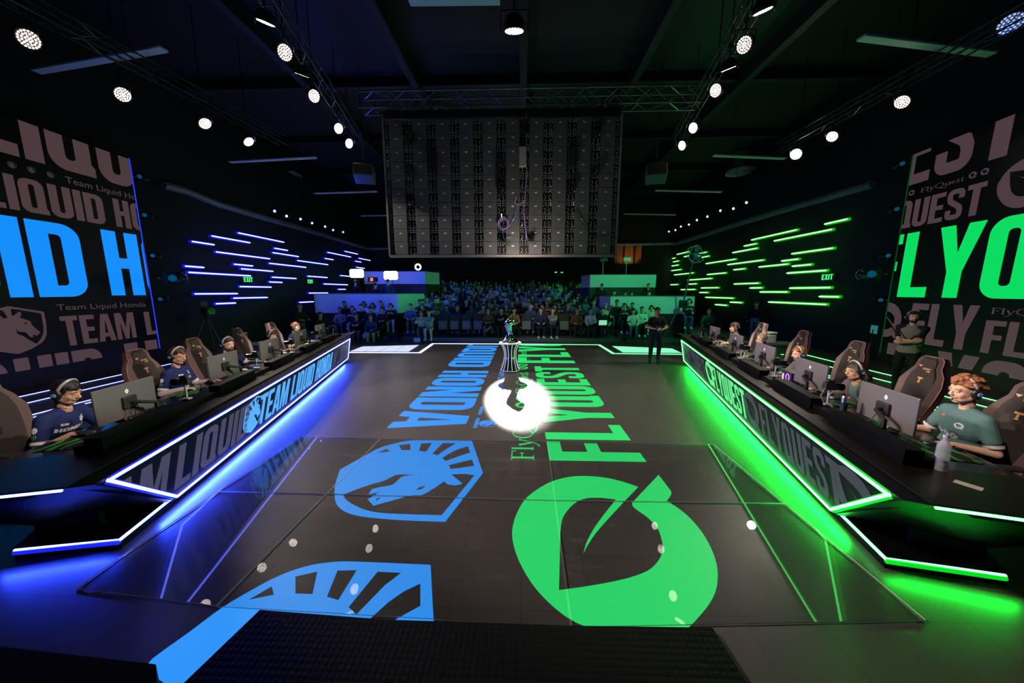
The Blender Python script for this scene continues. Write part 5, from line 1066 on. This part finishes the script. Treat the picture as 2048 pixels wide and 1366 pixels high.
m0 = MB(); m0.rbox((0, 0, .22), (.11, .075, .08), .012); m0.rbox((.0, 0, .275), (.07, .05, .03), .008); cam_parts.append(('camera_body', m0.mesh('camera_body', mat('camera_black', (.02, .02, .021), .35))))
m0 = MB(); m0.cyl((-.05, 0, .22), (-.12, 0, .215), .034, .038, 14); cam_parts.append(('lens', m0.mesh('lens', blackgl)))
m0 = MB(); m0.cyl((0, 0, 0), (0, 0, .18), .011, n=8); m0.rbox((0, 0, .01), (.08, .07, .02), .006); m0.cyl((0, 0, .10), (.0, .05, .16), .008, n=6); cam_parts.append(('stand', m0.mesh('stand', mat('stand_pale', (.5, .47, .45), .35, .3))))
m0 = MB()
for yy in (-.02, 0, .02): m0.cyl((.054, yy, .225), (.058, yy, .225), .005, n=6)
cam_parts.append(('buttons', m0.mesh('buttons', silver)))
m0 = MB(); m0.tube([(.05, .02, .2), (.10, .06, .12), (.06, .05, .04), (0, .1, .01)], .004, 5); cam_parts.append(('cable', m0.mesh('cable', mat('cable_grey', (.35, .33, .32), .5))))
m0 = MB(); m0.rbox((0, 0, .012), (.14, .37, .022), .006); kb1 = m0.mesh('keyboard_case', mat('keyboard_black', (.02, .02, .02), .5))
m0 = MB()
for r_ in range(5):
    for c_ in range(14): m0.box((-.05+r_*.025, -.165+c_*.0255, .027), (.019, .020, .009))
kb2 = m0.mesh('keys', mat('keys_dark', (.035, .035, .04), .45))
m0 = MB(); m0.ball((0, 0, .014), (.058, .031, .020), 14, 8); mo1 = m0.mesh('mouse', mat('mouse_white', (.7, .68, .66), .4), True)
padm = mat('mouse_pad', (.01, .03, .012), .65, noise=.0)
nt = padm.node_tree; tc = nt.nodes.new('ShaderNodeTexCoord'); wv = nt.nodes.new('ShaderNodeTexWave'); wv.inputs['Scale'].default_value = 3.; wv.inputs['Distortion'].default_value = 9; wv.inputs['Detail'].default_value = 3
cr = nt.nodes.new('ShaderNodeValToRGB'); cr.color_ramp.elements[0].position = .62; cr.color_ramp.elements[0].color = (.004, .012, .006, 1); cr.color_ramp.elements[1].position = .74; cr.color_ramp.elements[1].color = (.04, .30, .06, 1)
nt.links.new(tc.outputs['Object'], wv.inputs['Vector']); nt.links.new(wv.outputs['Color'], cr.inputs[0]); nt.links.new(cr.outputs[0], nt.nodes['Principled BSDF'].inputs['Base Color'])
m0 = MB(); m0.rbox((0, 0, .003), (.36, .42, .005), .002); pd1 = m0.mesh('mouse_pad', padm)
m0 = MB(); m0.rbox((0, 0, .003), (.36, .80, .005), .002); pd2 = m0.mesh('desk_mat', pad_g)
m0 = MB(); m0.lathe([(.033, 0), (.035, .01), (.034, .05), (.031, .055), (.034, .06), (.034, .12), (.031, .125), (.034, .13), (.033, .165), (.02, .195), (.0135, .205), (.0135, .222)], 16); bt1 = m0.mesh('bottle_body', mat('bottle_plastic', (.8, .82, .84), .06, alpha=.42, coat=1.), True)
m0 = MB(); m0.cyl((0, 0, .222), (0, 0, .236), .0145, n=12); bt2 = m0.mesh('cap', white)
m0 = MB(); m0.rbox((0, 0, .04), (.22, .16, .08), .01); bx1 = m0.mesh('capture_box', mat('box_pale', (.42, .38, .37), .45))
m0 = MB()
for k in range(5): m0.tube([(.0+.02*k, -.14+.03*k, .01), (.05, -.06+.04*k, .03+.01*(k % 3)), (.0, .02+.03*k, .015), (-.06, .10, .01+.005*k)], .004, 5)
wr1 = m0.mesh('cable_tangle', mat('cable_pale2', (.45, .42, .40), .5))
for s in (-1, 1):
    nn = LR[s]
    for k, ac in enumerate(STN[s]):
        z = 1.12 if k else 1.115; mt = desk_place('monitor', s, ac, .62, z, (.10 if s > 0 else -.10), 'dark monitor seen from behind on the %s desk, %s' % (nn, WHICH[k]), 'monitor', 'monitors on the team desks')
        for n_, me in mon_parts: link(n_, me, mt)
        t = desk_place('tracking_camera', s, ac+.52, .44, .935, math.pi*0, 'small black camera on a short stand on the %s desk, %s' % (nn, WHICH[k]), 'camera', 'player cameras on the team desks')
        for n_, me in cam_parts: link(n_, me, t)
        pa_ = PL[k if s < 0 else 5+k][1]
        t = desk_place('keyboard', s, pa_+(.16), .80, .767, .1, 'black keyboard on the %s desk, %s' % (nn, WHICH[k]), 'keyboard', 'keyboards on the team desks'); link('keyboard_case', kb1, t); link('keys', kb2, t)
        o = link('mouse_pad', pd1, None, D(s, pa_-.30, .96, .761), desk_rot(s)); tag(o, 'green-patterned mouse pad on the %s desk, %s' % (nn, WHICH[k]), 'mouse pad', 'mouse pads on the team desks')
        cs = 1 if s > 0 else -1; P = PL[k if s < 0 else 5+k]; 
        o = link('mouse', mo1, None, D(s, pa_-(.17 if k or s > 0 else .13), .97+.06*(k == 0)-.0, .766), desk_rot(s)); tag(o, 'pale mouse under the hand at the %s desk, %s' % (nn, WHICH[k]), 'mouse', 'mice on the team desks')
        o = link('capture_box', bx1, None, D(s, ac+.33, .60, .761), desk_rot(s)); tag(o, 'pale box behind the monitor on the %s desk, %s' % (nn, WHICH[k]), 'box', 'pale boxes behind the monitors')
        o = link('cable_tangle', wr1, None, D(s, ac+.60, .62, .761), desk_rot(s)); tag(o, 'tangle of pale cables on the %s desk, %s' % (nn, WHICH[k]), 'cables', 'cable tangles on the desks')
def bottle(p, lab, rz=0):
    t = empty('water_bottle', p, rz, lab, 'bottle', 'water bottles on the desks'); link('bottle_body', bt1, t); link('cap', bt2, t); return t
bottle(D(1, .375, .50, .873), 'clear ribbed water bottle standing at the near end of the right desk').scale = (1.1, 1.1, 1.15)
bottle(D(1, 4.7, .60, .761), 'clear water bottle in the middle of the right desk'); bottle(D(-1, 2.15, .58, .761), 'clear water bottle behind the first camera on the left desk'); bottle(D(1, 6.2, .60, .761), 'clear water bottle near the far end of the right desk')
t = empty('desk_microphone', D(1, 1.42, .44, 1.0), 0, 'silver and black desk microphone beside the nearest right monitor', 'microphone')
MB().cyl((0, 0, -.06), (0, 0, .055), .03, n=14).build('microphone_base', black, t); MB().lathe([(.026, .055), (.028, .06), (.028, .11), (.022, .125)], 14).build('microphone_head', silver, t)
t.location.z = .935; t.location = D(1, 1.40, .44, .997)
t = empty('gaming_computer', D(1, 3.25, .80, .761), desk_rot(1), 'small computer case with purple lights on the right desk', 'computer')
MB().rbox((0, 0, .11), (.20, .30, .21), .01).build('case', mat('pc_case', (.03, .035, .06), .3), t); MB().tube([(.102, .05+.05*math.cos(a), .13+.05*math.sin(a)) for a in [2*math.pi*j/16 for j in range(16)]], .006, 5, closed=True).build('fan_light', glow('purple_light', (.45, .1, 1.), 3), t)
MB().box((.103, -.09, .10), (.004, .035, .12)).build('light_bar', glow('pink_light', (.9, .35, .8), 2), t)
o = MB().box((0, 0, 0), (.07, .12, .001)).build('paper_card', mat('paper', (.7, .66, .6), .7)); o.location = D(1, .16, .50, .8735); o.rotation_euler.z = .5; tag(o, 'small white card lying on the near end of the right desk', 'card')
# ---------------------------------------------------------------- coach, photographer and crew
def w_std(s, x, y, z): return (x, s*y, z)
p = G(1800, 787); p = p*1.0
P = dict(stand=True, hz=1.66, hair=('short', 'black'), beard=1, skin='fair', top=('coachgrey', (.20, .21, .19)), legs=('blacktrousers', (.008, .008, .009)), headset=-1, vox=.008, pitch=.02, yaw=.45, k=1.08, flat=False,
    w={-1: (.185, .09, 1.18), 1: (.235, -.07, 1.13)}, hint={-1: (-.1, -.9, -1), 1: (-.1, .9, -1)}, seed=40, sleeve=.55)
P['hd'] = {-1: (-.35, 1, .25), 1: (-.55, -1, .15)}; P['up'] = V((1, 0, .1))
r0 = person(p, math.radians(205), P, 'bearded coach in grey and black top standing with folded arms at the right'); r_ = P['_r']
for a, b in (((-.14, .05), (.05, -.22)), ((.10, -.02), (-.05, -.24))):
    decal(r_['so'], r_['shirt'], r_['ch']-V((0, 0, .0)), r_['y'], V((0, 0, 1)), [(stroke([a, ((a[0]+b[0])/2, (a[1]+b[1])/2), b], .022), [])], cloth('blackcloth', (.012, .010, .012)), 'shirt_stripe')
q = MB()
for s in (-1, 1): cap(q, r_['sh'][s], r_['sh'][s].lerp(r_['el'][s], .6), .067, .062)
cap(q, r_['sh'][-1]+V((0, 0, .01)), r_['sh'][1]+V((0, 0, .0)), .072, .072)
me = remesh(q, .012, 2, 'shoulder_panel'); me.materials.append(cloth('blackcloth', (.012, .010, .012))); link('shoulder_panel', me, r0)
p = G(1308, 727)
P = dict(stand=True, hz=1.60, hair=('buzz', 'black'), skin='tan', top=('blackcloth', (.012, .010, .012)), legs=('blackcloth', (.012, .010, .012)), vox=.008, pitch=.45, yaw=.0, k=1.0, w={-1: (.24, -.13, 1.10), 1: (.27, .11, 1.08)}, hint={-1: (-.3, -1, -.6), 1: (-.3, 1, -.6)}, seed=41, sleeve=.6, shoem=cloth('shoe_black', (.01, .01, .01)))
r0 = person(p, math.radians(-100), P, 'man in black standing on the stage, looking down at the camera in his hands')
ct = empty('handheld_camera', r0.location+M.Rotation(math.radians(-100), 3, 'Z') @ V((.35, .0, 1.14)), math.radians(-100), 'black camera with a striped lens held by the standing man in black', 'camera')
MB().rbox((0, 0, 0), (.09, .15, .11), .015).build('camera_body', mat('camera_black'), ct); MB().cyl((.04, 0, -.02), (.20, 0, -.08), .045, .052, 16).build('lens', mat('camera_black'), ct)
for k in range(3): 
    c_ = V((.07+.05*k, 0, -.031-.0187*k)); d_ = V((.16, 0, -.06)).normalized(); MB().cyl(c_, c_+d_*.018, .0515+.0015*k, n=16).build('lens_ring', mat('ring_pale', (.6, .55, .6), .4), ct)
def low_person(kind, rnd, stand=False, vox=.021):
    """one crowd figure as a single mesh with skin, top, trousers, hair and shoe materials"""
    Hc = V((0, 0, 1.22 if not stand else 1.62)); NB = Hc+V((-.03, 0, -.185)); P0 = V((-.06, 0, .50 if not stand else .93)); y = V((0, 1, 0)); tot = MB(); Hm = M.Translation(Hc) @ Euler((0, kind.get('pitch', .0), kind.get('yaw', 0))).to_matrix().to_4x4()
    sh = {s: NB+V((0, s*.170, -.085)) for s in (-1, 1)}; el, wr = {}, {}
    for s in (-1, 1): el[s], wr[s] = ik(sh[s], kind['w'][s], .28, .25, (-.2, s*.8, -.8))
    b = MB(); head_shape(b, Hm); cap(b, NB, Hc+V((-.02, 0, -.06)), .056, .052)
    for s in (-1, 1):
        cap(b, el[s].lerp(wr[s], .45 if kind.get('short', True) else .9), wr[s], .035, .026); b.ball(wr[s]+V((.045, 0, -.01)), (.055, .035, .028), 8, 6)
        for f_ in range(4): cap(b, wr[s]+V((.06, (f_-1.5)*.018, -.01)), wr[s]+V((.125, (f_-1.5)*.020, -.035)), .011, .009, 6)
    c = MB(); c.ball(NB+V((0, 0, -.18)), (.120, .165, .18), 14, 10); c.ball(P0.lerp(NB, .35), (.13, .17, .2), 14, 10)
    for s in (-1, 1): cap(c, NB+V((0, s*.06, -.09)), sh[s], .085, .062); cap(c, sh[s], el[s], .07, .055); cap(c, el[s], el[s].lerp(wr[s], .5 if kind.get('short', True) else .92), .055, .042)
    q = MB(); sq = MB(); q.ball(P0, (.14, .18, .12), 12, 8)
    for s in (-1, 1):
        hp = P0+V((0, s*.095, 0)); kn = hp+V((.43, s*(.03+.06*kind.get('sp', 0)), 0)) if not stand else hp+V((.02, s*.02, -.43)); an = V((kn.x-.03+kind.get('ft', 0), kn.y, .09))
        if kind.get('cross') and s > 0: an = an+V((.12, -.24, .16))
        cap(q, hp, kn, .092, .070); cap(q, kn, an+V((0, 0, .04)), .068, .050); cap(sq, an+V((-.03, 0, -.045)), an+V((.16, 0, -.05)), .046, .036); cap(sq, an, an+V((0, 0, .04)), .042, .045)
    hm = hairdo(kind.get('hair', 'short'), Hm, rnd)
    if kind.get('cap'): hm = MB(); hm.ball(Hm @ V((-.015, 0, .055)), (.108, .09, .085), 14, 10); hm.ball(Hm @ V((.10, 0, .055)), (.07, .075, .014), 10, 6)
    verts, faces, mi = [], [], []
    for i, part in enumerate((b, c, q, hm, sq)):
        me = remesh(part, vox if i else vox*.75, 1 if i != 3 else 0); n = len(verts); keep = []
        verts += [tuple(v.co) for v in me.vertices]; inv = Hm.inverted()
        for f in me.polygons:
            if i == 3 and not kind.get('cap'):
                p = inv @ f.center
                if (p.x > .045 and p.z < .055) or (p.z < (-.02 if kind.get('hair') != 'long' else -.16) and p.x > -.04): continue
            faces.append(tuple(v+n for v in f.vertices)); mi.append(i)
        bpy.data.meshes.remove(me)
    me = bpy.data.meshes.new('person'); me.from_pydata(verts, [], faces)
    for i in range(5): me.materials.append(SKIN['fair'])
    me.polygons.foreach_set('material_index', mi); me.polygons.foreach_set('use_smooth', [True]*len(faces)); return me
rk = random.Random(11)
KS = [dict(w={-1: (.28, -.10, .66), 1: (.28, .10, .66)}, hair='short'), dict(w={-1: (.33, -.16, .60), 1: (.30, .06, .70)}, hair='fringe', short=False), dict(w={-1: (.22, .10, .88), 1: (.24, -.10, .85)}, hair='short', yaw=.15),
      dict(w={-1: (.30, -.05, .92), 1: (.30, .05, .92)}, hair='long', pitch=-.05), dict(w={-1: (.15, -.04, 1.08), 1: (.28, .12, .66)}, hair='curly', cross=1), dict(w={-1: (.30, -.14, .62), 1: (.30, .14, .62)}, cap=1, short=False), dict(w={-1: (.26, -.05, .70), 1: (.26, .08, .72)}, hair='long', yaw=-.2, cross=1, short=False)]
CM = [low_person(k, rk) for k in KS]; SM = [low_person(dict(w={-1: (.22, -.12, 1.12), 1: (.22, .12, 1.12)}, hair='short'), rk, True), low_person(dict(w={-1: (.05, -.25, .85), 1: (.08, .25, .85)}, hair='fringe', short=False), rk, True)]
TOPC = {'dark navy': (.02, .03, .08), 'black': (.012, .012, .014), 'white': (.55, .55, .56), 'grey': (.18, .18, .19), 'pale blue': (.22, .32, .5), 'dark green': (.02, .08, .04), 'maroon': (.12, .02, .025), 'cream': (.5, .44, .34), 'brown': (.14, .055, .02), 'teal': (.03, .16, .17), 'denim blue': (.06, .1, .2), 'orange-brown': (.28, .10, .03)}
HC = ['black', 'brown', 'dark', 'black', 'auburn', 'blond']; SK = ['fair', 'warm', 'tan', 'deep', 'fair', 'warm']
LEG = [cloth('leg_black', (.012, .012, .014)), cloth('leg_denim', (.04, .06, .12)), cloth('leg_grey', (.08, .08, .085)), cloth('leg_pale', (.3, .32, .36))]; SHO = [cloth('shoe_dark', (.02, .02, .02)), cloth('shoe_white', (.6, .6, .6))]
def spectator(me, p, rz, topn, label, group, hair=None, skin=None, legs=None, shoes=None, sc_=1.):
    o = bpy.data.objects.new('person', me); C.objects.link(o); o.location = p; o.rotation_euler = (0, 0, rz); o.scale = (sc_,)*3
    ms = [SKIN[skin or rk.choice(SK)], cloth('top_'+topn.replace(' ', '_'), TOPC[topn]), legs or rk.choice(LEG), HAIR[hair or rk.choice(HC)], shoes or rk.choice(SHO)]
    for i, m_ in enumerate(ms): o.material_slots[i].link = 'OBJECT'; o.material_slots[i].material = m_
    return tag(o, label, 'person', group)
FACE = -math.pi/2
# seats
seat_parts = []
m0 = MB(); m0.rbox((-.24, 0, .70), (.09, .50, .62), .04, ry=-.12); seat_parts.append(('backrest', m0.mesh('backrest', mat('seat_black', (.012, .012, .014), .65))))
m0 = MB(); m0.rbox((-.12, 0, .50), (.10, .42, .40), .03, ry=-.15); seat_up = m0.mesh('seat_cushion', mat('seat_pad_grey', (.13, .125, .125), .55, bump=.3, bscale=40))
m0 = MB(); m0.rbox((.02, 0, .43), (.44, .46, .07), .03); seat_dn = m0.mesh('seat_cushion', mat('seat_black'))
m0 = MB(); m0.box((-.10, .265, .33), (.30, .03, .66)); m0.rbox((-.05, .265, .655), (.32, .045, .03), .01); seat_parts.append(('armrest', m0.mesh('armrest', mat('seat_black'))))
def theatre_seat(p, up, lab):
    t = empty('theatre_seat', p, FACE, lab, 'seat', 'theatre seats of the audience stand')
    for n_, me in seat_parts: link(n_, me, t)
    link('seat_cushion', seat_up if up else seat_dn, t); return t
front = {847: None, 861: None, 885: 'up', 908: 'up', 932: 'up', 955: 'up', 977: ('brown', 'warm', 'long', 6), 1003: ('black', 'warm', 'dark', 2), 1028: ('orange-brown', 'warm', 'black', 4), 1053: 'up', 1081: ('dark navy', 'fair', 'black', 0), 1105: ('grey', 'fair', 'brown', 2), 1129: 'up', 1153: ('brown', 'tan', 'black', 0), 1180: ('white', 'warm', 'black', 1), 1204: ('black', 'fair', 'black', 0)}
gnm = 'audience in the central stand'; n = 0
for i, (px, what) in enumerate(sorted(front.items())):
    pos = ATY(px, 660, 14.95); pos = V((pos.x, 14.95, .17))
    if px == 847: spectator(CM[3], pos+V((.0, -.25, -.12)), FACE+.2, 'white', 'long-haired person in a white-sleeved top at the front row left end', gnm, 'black', 'warm')
    elif px == 861: spectator(CM[2], pos+V((.05, -.35, -.12)), FACE+.1, 'pale blue', 'person in pale hoodie and jeans at the left end of the front row', gnm, 'brown', 'fair', LEG[3], SHO[1])
    else:
        theatre_seat(pos, what == 'up', ('empty flipped-up seat in the front row, %s from the left end' if what == 'up' else 'occupied seat in the front row, %s from the left end') % ordn(i+1))
        if what != 'up': spectator(CM[what[3]], pos+V((0, -.03, -.04)), FACE+rk.uniform(-.15, .15), what[0], 'seated person in a %s top in the front row, %s from the left end' % (what[0], ordn(i+1)), gnm, what[2] if what[2] in HAIR else 'black', what[1], LEG[0] if px != 977 else LEG[2], SHO[1] if px in (1081, 1105) else SHO[0])
t = empty('laptop', ATY(1204, 652, 14.45), 0, 'open laptop with a bright green-white screen on a front-row lap', 'laptop'); t.location.z = .74
MB().rbox((0, 0, .0), (.36, .25, .02), .006).build('base', darkgrey, t); MB().rbox((0, -.12, .13), (.38, .012, .25), .005, rx=.12).build('lid', darkgrey, t); MB().box((0, -.135, .13), (.34, .003, .21), rx=.12).build('laptop_screen', glow('laptop_glow', (.25, .8, .5), .9), t)  # glowing sheet set on the lid for the bright screen
names = list(TOPC); 
for k in range(1, NR):
    y0 = 14.95+.80*k; xl = -4.85-.09*k; xr = 3.75-.02*k; m_ = int((xr-xl)/.565); z0_ = .17+.145*k
    rown = ordn(k+1)+' row from the front'; c_ = 0
    for i in range(m_+1):
        x = xl+i*(xr-xl)/m_+(.14 if k % 2 else -.14)+rk.uniform(-.05, .05); c_ += 1
        if rk.random() < (.07 if k < 9 else .25 if k < 11 else .45): continue
        tn = rk.choice(['dark navy', 'black', 'black', 'black', 'white', 'grey', 'dark navy', 'dark green', 'maroon', 'cream', 'brown', 'teal', 'denim blue', 'black', 'pale blue', 'white']); v = rk.randrange(7)
        spectator(CM[v], V((x, y0+rk.uniform(-.06, .06), z0_-.06)), FACE+rk.uniform(-.2, .2), tn, 'spectator in %s %s, %s of the stand, %s from the left' % (tn, 'with a cap' if KS[v].get('cap') else 'top', ordn(k+1)+' row', ordn(c_)), gnm, sc_=rk.uniform(.95, 1.03))
# the side groups below the counters
def side_group(lst, gname, side, where='below the lower %s counter'):
    where = where % LR[side] if '%' in where else where
    for i, (px, py, yy, top_, v, hair, skin) in enumerate(lst):
        h = ATY(px, py, yy); zf = h.z-1.24
        o = spectator(CM[v], V((h.x, yy, zf)), FACE+(.25 if side < 0 else -.25)+rk.uniform(-.1, .1), top_, 'seated person in %s %s, %s from the left' % (top_, where, ordn(i+1)), gname, hair, skin)
        c = MB(); c.rbox((-.02, 0, .44), (.44, .44, .06), .02); c.rbox((-.25, 0, .72), (.05, .44, .44), .02)
        for sx in (-.2, .18):
            for sy in (-.2, .2): c.cyl((sx, sy, -.0), (sx, sy, .44), .014, n=6)
        if zf > .03: c.box((-.05, 0, -zf/2), (.60, .56, zf))
        q = c.build('side_chair', mat('seat_black')); q.location = V((h.x, yy, max(zf, 0))) ; q.rotation_euler.z = o.rotation_euler.z; tag(q, 'dark chair under the %s seated person %s' % (ordn(i+1), where), 'chair', 'dark chairs of the side groups')
side_group([(679, 619, 15.4, 'grey', 0, 'black', 'tan'), (688, 607, 15.8, 'black', 1, 'black', 'warm'), (704, 616, 15.3, 'dark navy', 3, 'black', 'fair'), (712, 632, 14.7, 'black', 2, 'black', 'warm'), (721, 613, 15.4, 'black', 0, 'dark', 'fair'), (727, 607, 15.8, 'white', 3, 'black', 'warm'), (740, 617, 15.2, 'black', 5, 'black', 'fair'), (741, 634, 14.5, 'dark navy', 1, 'black', 'warm'), (745, 610, 15.8, 'cream', 3, 'black', 'warm'), (761, 606, 15.8, 'white', 0, 'black', 'warm'), (764, 618, 15.2, 'black', 6, 'black', 'fair'), (781, 611, 15.6, 'black', 3, 'black', 'fair')], 'people seated below the lower left counter', -1)
side_group([(821, 612, 15.3, 'denim blue', 0, 'black', 'fair'), (846, 603, 16.0, 'black', 2, 'black', 'tan'), (872, 600, 16.0, 'dark navy', 2, 'black', 'fair')], 'people seated left of the stand', -1, 'just left of the front row')
side_group([(1234, 604, 15.6, 'black', 1, 'black', 'tan'), (1249, 611, 15.2, 'black', 3, 'black', 'warm'), (1267, 621, 14.9, 'cream', 5, 'black', 'fair'), (1265, 610, 15.7, 'dark navy', 0, 'black', 'tan'), (1284, 618, 15.2, 'white', 1, 'brown', 'fair'), (1303, 615, 15.5, 'cream', 6, 'black', 'fair')], 'people seated below the lower right counter', 1)
# casters and operators on the decks
for px, py, yy, me, top_, lab, zf in ((711, 565, 17.2, SM[0], 'black', 'dark figure standing under the left softbox', None), (751, 570, 17.0, SM[1], 'black', 'broad dark figure standing below the orange monitor', None), (776, 563, 17.2, SM[0], 'dark navy', 'dark figure standing beside the right softbox', None),
    (1228, 586, 17.0, CM[0], 'black', 'person at the lower right counter, leftmost of four', 1), (1250, 588, 17.0, CM[1], 'teal', 'person at the lower right counter, second of four from the left', 1), (1263, 588, 17.0, CM[3], 'grey', 'person at the lower right counter, third of four from the left', 1), (1298, 588, 17.1, CM[0], 'dark green', 'person at the lower right counter, rightmost of four', 1),
    (1204, 572, 18.2, CM[5], 'black', 'dark head in front of the upper right counter, left one', 1), (1297, 572, 18.2, CM[0], 'black', 'dark head in front of the upper right counter, right one', 1)):
    h = ATY(px, py, yy); hh = 1.22 if zf else 1.62
    spectator(me, V((h.x, yy, h.z-hh)), FACE+(0 if zf else math.pi), top_, lab, 'crew and casters on the decks', 'black', 'fair')
for (px, py, yy, me, top_, rz, lab, hr) in ((601, 628, 12.6, SM[0], 'black', -.3, 'crew member with blue-tinted hair standing in the dark behind the left desk', 'blue'), (1418, 622, 15.0, CM[1], 'dark green', -2.2, 'green-lit person sitting at the far right edge of the stand', 'black'), (1378, 603, 15.2, CM[3], 'black', -1.9, 'dark long-haired person beside the camera crane', 'black'),
    (641, 636, 13.6, CM[0], 'black', -.6, 'dim seated crew member right of the blue-haired one', 'black'), (1511, 622, 15.5, SM[1], 'black', -2.6, 'dim grey-haired crew member behind the right desk', 'dark')):
    h = ATY(px, py, yy); spectator(me, V((h.x, yy, max(0, h.z-(1.62 if me in SM else 1.22)))), rz, top_, lab, 'crew in the dark areas', hr, 'fair')
# ---------------------------------------------------------------- broadcast cameras, crane, small props
def tripod_camera(p, rz, lab, h=1.35):
    t = empty('broadcast_camera', p, rz, lab, 'camera')
    for k in range(3): a = 2*math.pi*k/3+.5; MB().cyl((.06*math.cos(a), .06*math.sin(a), h-.1), (.55*math.cos(a), .55*math.sin(a), .01), .022, .016, 8).build('leg', mat('tripod_metal', (.12, .12, .14), .35), t)
    MB().cyl((0, 0, h-.15), (0, 0, h+.05), .06, n=12).build('tripod_head', black, t); MB().rbox((0, 0, h+.18), (.50, .16, .24), .03).build('camera_body', mat('camera_black'), t); MB().cyl((.25, 0, h+.18), (.52, 0, h+.18), .09, .11, 16).build('lens', blackgl, t)
    MB().rbox((-.1, .0, h+.42), (.10, .24, .16), .01).build('viewfinder', mat('vf_grey', (.08, .08, .1), .4), t); MB().cyl((-.05, .1, h), (-.55, .25, h-.15), .014, n=6).build('pan_handle', silver, t)
tripod_camera(G(423, 708), -.5, 'broadcast camera on a tripod in the dark behind the left chairs')
pc = G(1372, 679); t = empty('camera_crane', pc, 0, 'camera crane on a tripod rising in front of the green light tubes', 'camera crane'); tp = ATY(1392, 498, pc.y-1.2)-pc; bs = ATY(1366, 608, pc.y)-pc; cw_ = ATY(1358, 600, pc.y+1)-pc
for k in range(3): a = 2*math.pi*k/3+.4; MB().cyl((bs.x+.08*math.cos(a), .08*math.sin(a), bs.z), (bs.x+.75*math.cos(a), .75*math.sin(a), .01), .03, .02, 8).build('leg', mat('tripod_metal'), t)
MB().rbox(tuple(bs), (.30, .30, .35), .04).build('pivot', black, t); MB().tube([cw_, bs, (bs+tp)/2+V((0, 0, .03)), tp], .035, 8).build('arm', mat('crane_arm', (.08, .12, .14), .35), t)
MB().tube([bs+V((0, 0, .25)), (bs+tp)/2+V((0, 0, .22)), tp+V((0, 0, .04))], .008, 5).build('stay_cable', silver, t)
mb = MB(); c_ = tp+V((0, 0, -.42))
for k in range(3): mb.tube([c_+V((.34*math.cos(a)*(1 if k != 1 else .5), .34*math.sin(a) if k == 1 else .2*math.sin(a+k), .34*math.sin(a)*(1 if k != 1 else .3)+.2)) for a in [2*math.pi*j/16 for j in range(16)]], .014, 6, closed=True)
mb.build('gimbal_cage', mat('gimbal_metal', (.25, .26, .3), .3, .6), t); MB().rbox(tuple(c_+V((0, 0, .1))), (.34, .42, .26), .04).build('camera_body', mat('crane_cam', (.03, .035, .07), .4), t); MB().rbox(tuple(tp), (.2, .2, .3), .03).build('crane_head', black, t)
for px, py, lab in ((1320, 700, None),):
    pass
bg = MB(); bg.ball((0, 0, .16), (.26, .2, .17), 16, 10); bg.v = [V((v.x, v.y, max(v.z, .002))) for v in bg.v]; o = bg.build('draped_bag', mat('bag_pale', (.30, .30, .36), .7, bump=.4, bscale=12), None, True); o.location = G(728, 680, 0); o.location.y += .1; tag(o, 'pale draped bag on the floor past the left desk end', 'bag')
t = empty('handbag', G(838, 671, 0), 0, 'small blue-white bag on the floor by the front row left end', 'bag'); t.location = V((ATY(838, 671, 14.30).x, 14.0, .0)); MB().rbox((0, 0, .12), (.28, .12, .2), .03).build('bag_body', mat('bag_blue', (.25, .35, .6), .5), t); MB().tube([(-.08, 0, .2), (-.05, 0, .32), (.05, 0, .32), (.08, 0, .2)], .008, 5).build('strap', darkgrey, t)
t = empty('wall_notice', D(1, 6.5, 5.9, 1.55), math.radians(70), 'pale teal notice sheet fixed to a dark stand behind the coach', 'notice')
t.location = ATY(1748, 659, 9.9); MB().box((0, 0, 0), (.30, .01, .24)).build('sheet', mat('notice_teal', (.08, .38, .38), .6, emit=(.05, .3, .3), est=.35), t); MB().cyl((0, .02, 0), (0, .02, -t.location.z), .015, n=6).build('stand', black, t)
for k in range(4): MB().box((0, -.006, .07-.045*k), (.2-.02*k, .003, .015)).build('text_line', mat('notice_ink', (.01, .05, .06), .6), t)
# tables with equipment in the dark areas
for (px, py, lab, n_) in ((700, 662, 'low dark equipment bench left of the stand', 0), (1560, 690, 'dark equipment table behind the right desk', 1), (470, 692, 'dark equipment table behind the left desk', 2)):
    p = G(px, py, .72); t = empty('equipment_table', V((p.x, p.y+.3, 0)), 0, lab, 'table')
    if n_ == 0: bpy.data.objects.remove(t); continue
    MB().rbox((0, 0, .72), (1.3, .6, .04), .01).build('table_top', black, t)
    for sx in (-.6, .6):
        for sy in (-.25, .25): MB().cyl((sx, sy, 0), (sx, sy, .7), .02, n=6).build('leg', darkgrey, t)
    t2 = empty('equipment_case', V((p.x-.2, p.y+.3, .74)), .2, 'pale equipment box on the table behind the %s desk' % ('right' if n_ == 1 else 'left'), 'box'); MB().rbox((0, 0, .12), (.42, .3, .24), .02).build('case_shell', mat('eq_pale', (.22, .24, .26), .5), t2); MB().rbox((.1, -.02, .28), (.3, .25, .07), .03).build('cap_lid', mat('eq_pale'), t2)
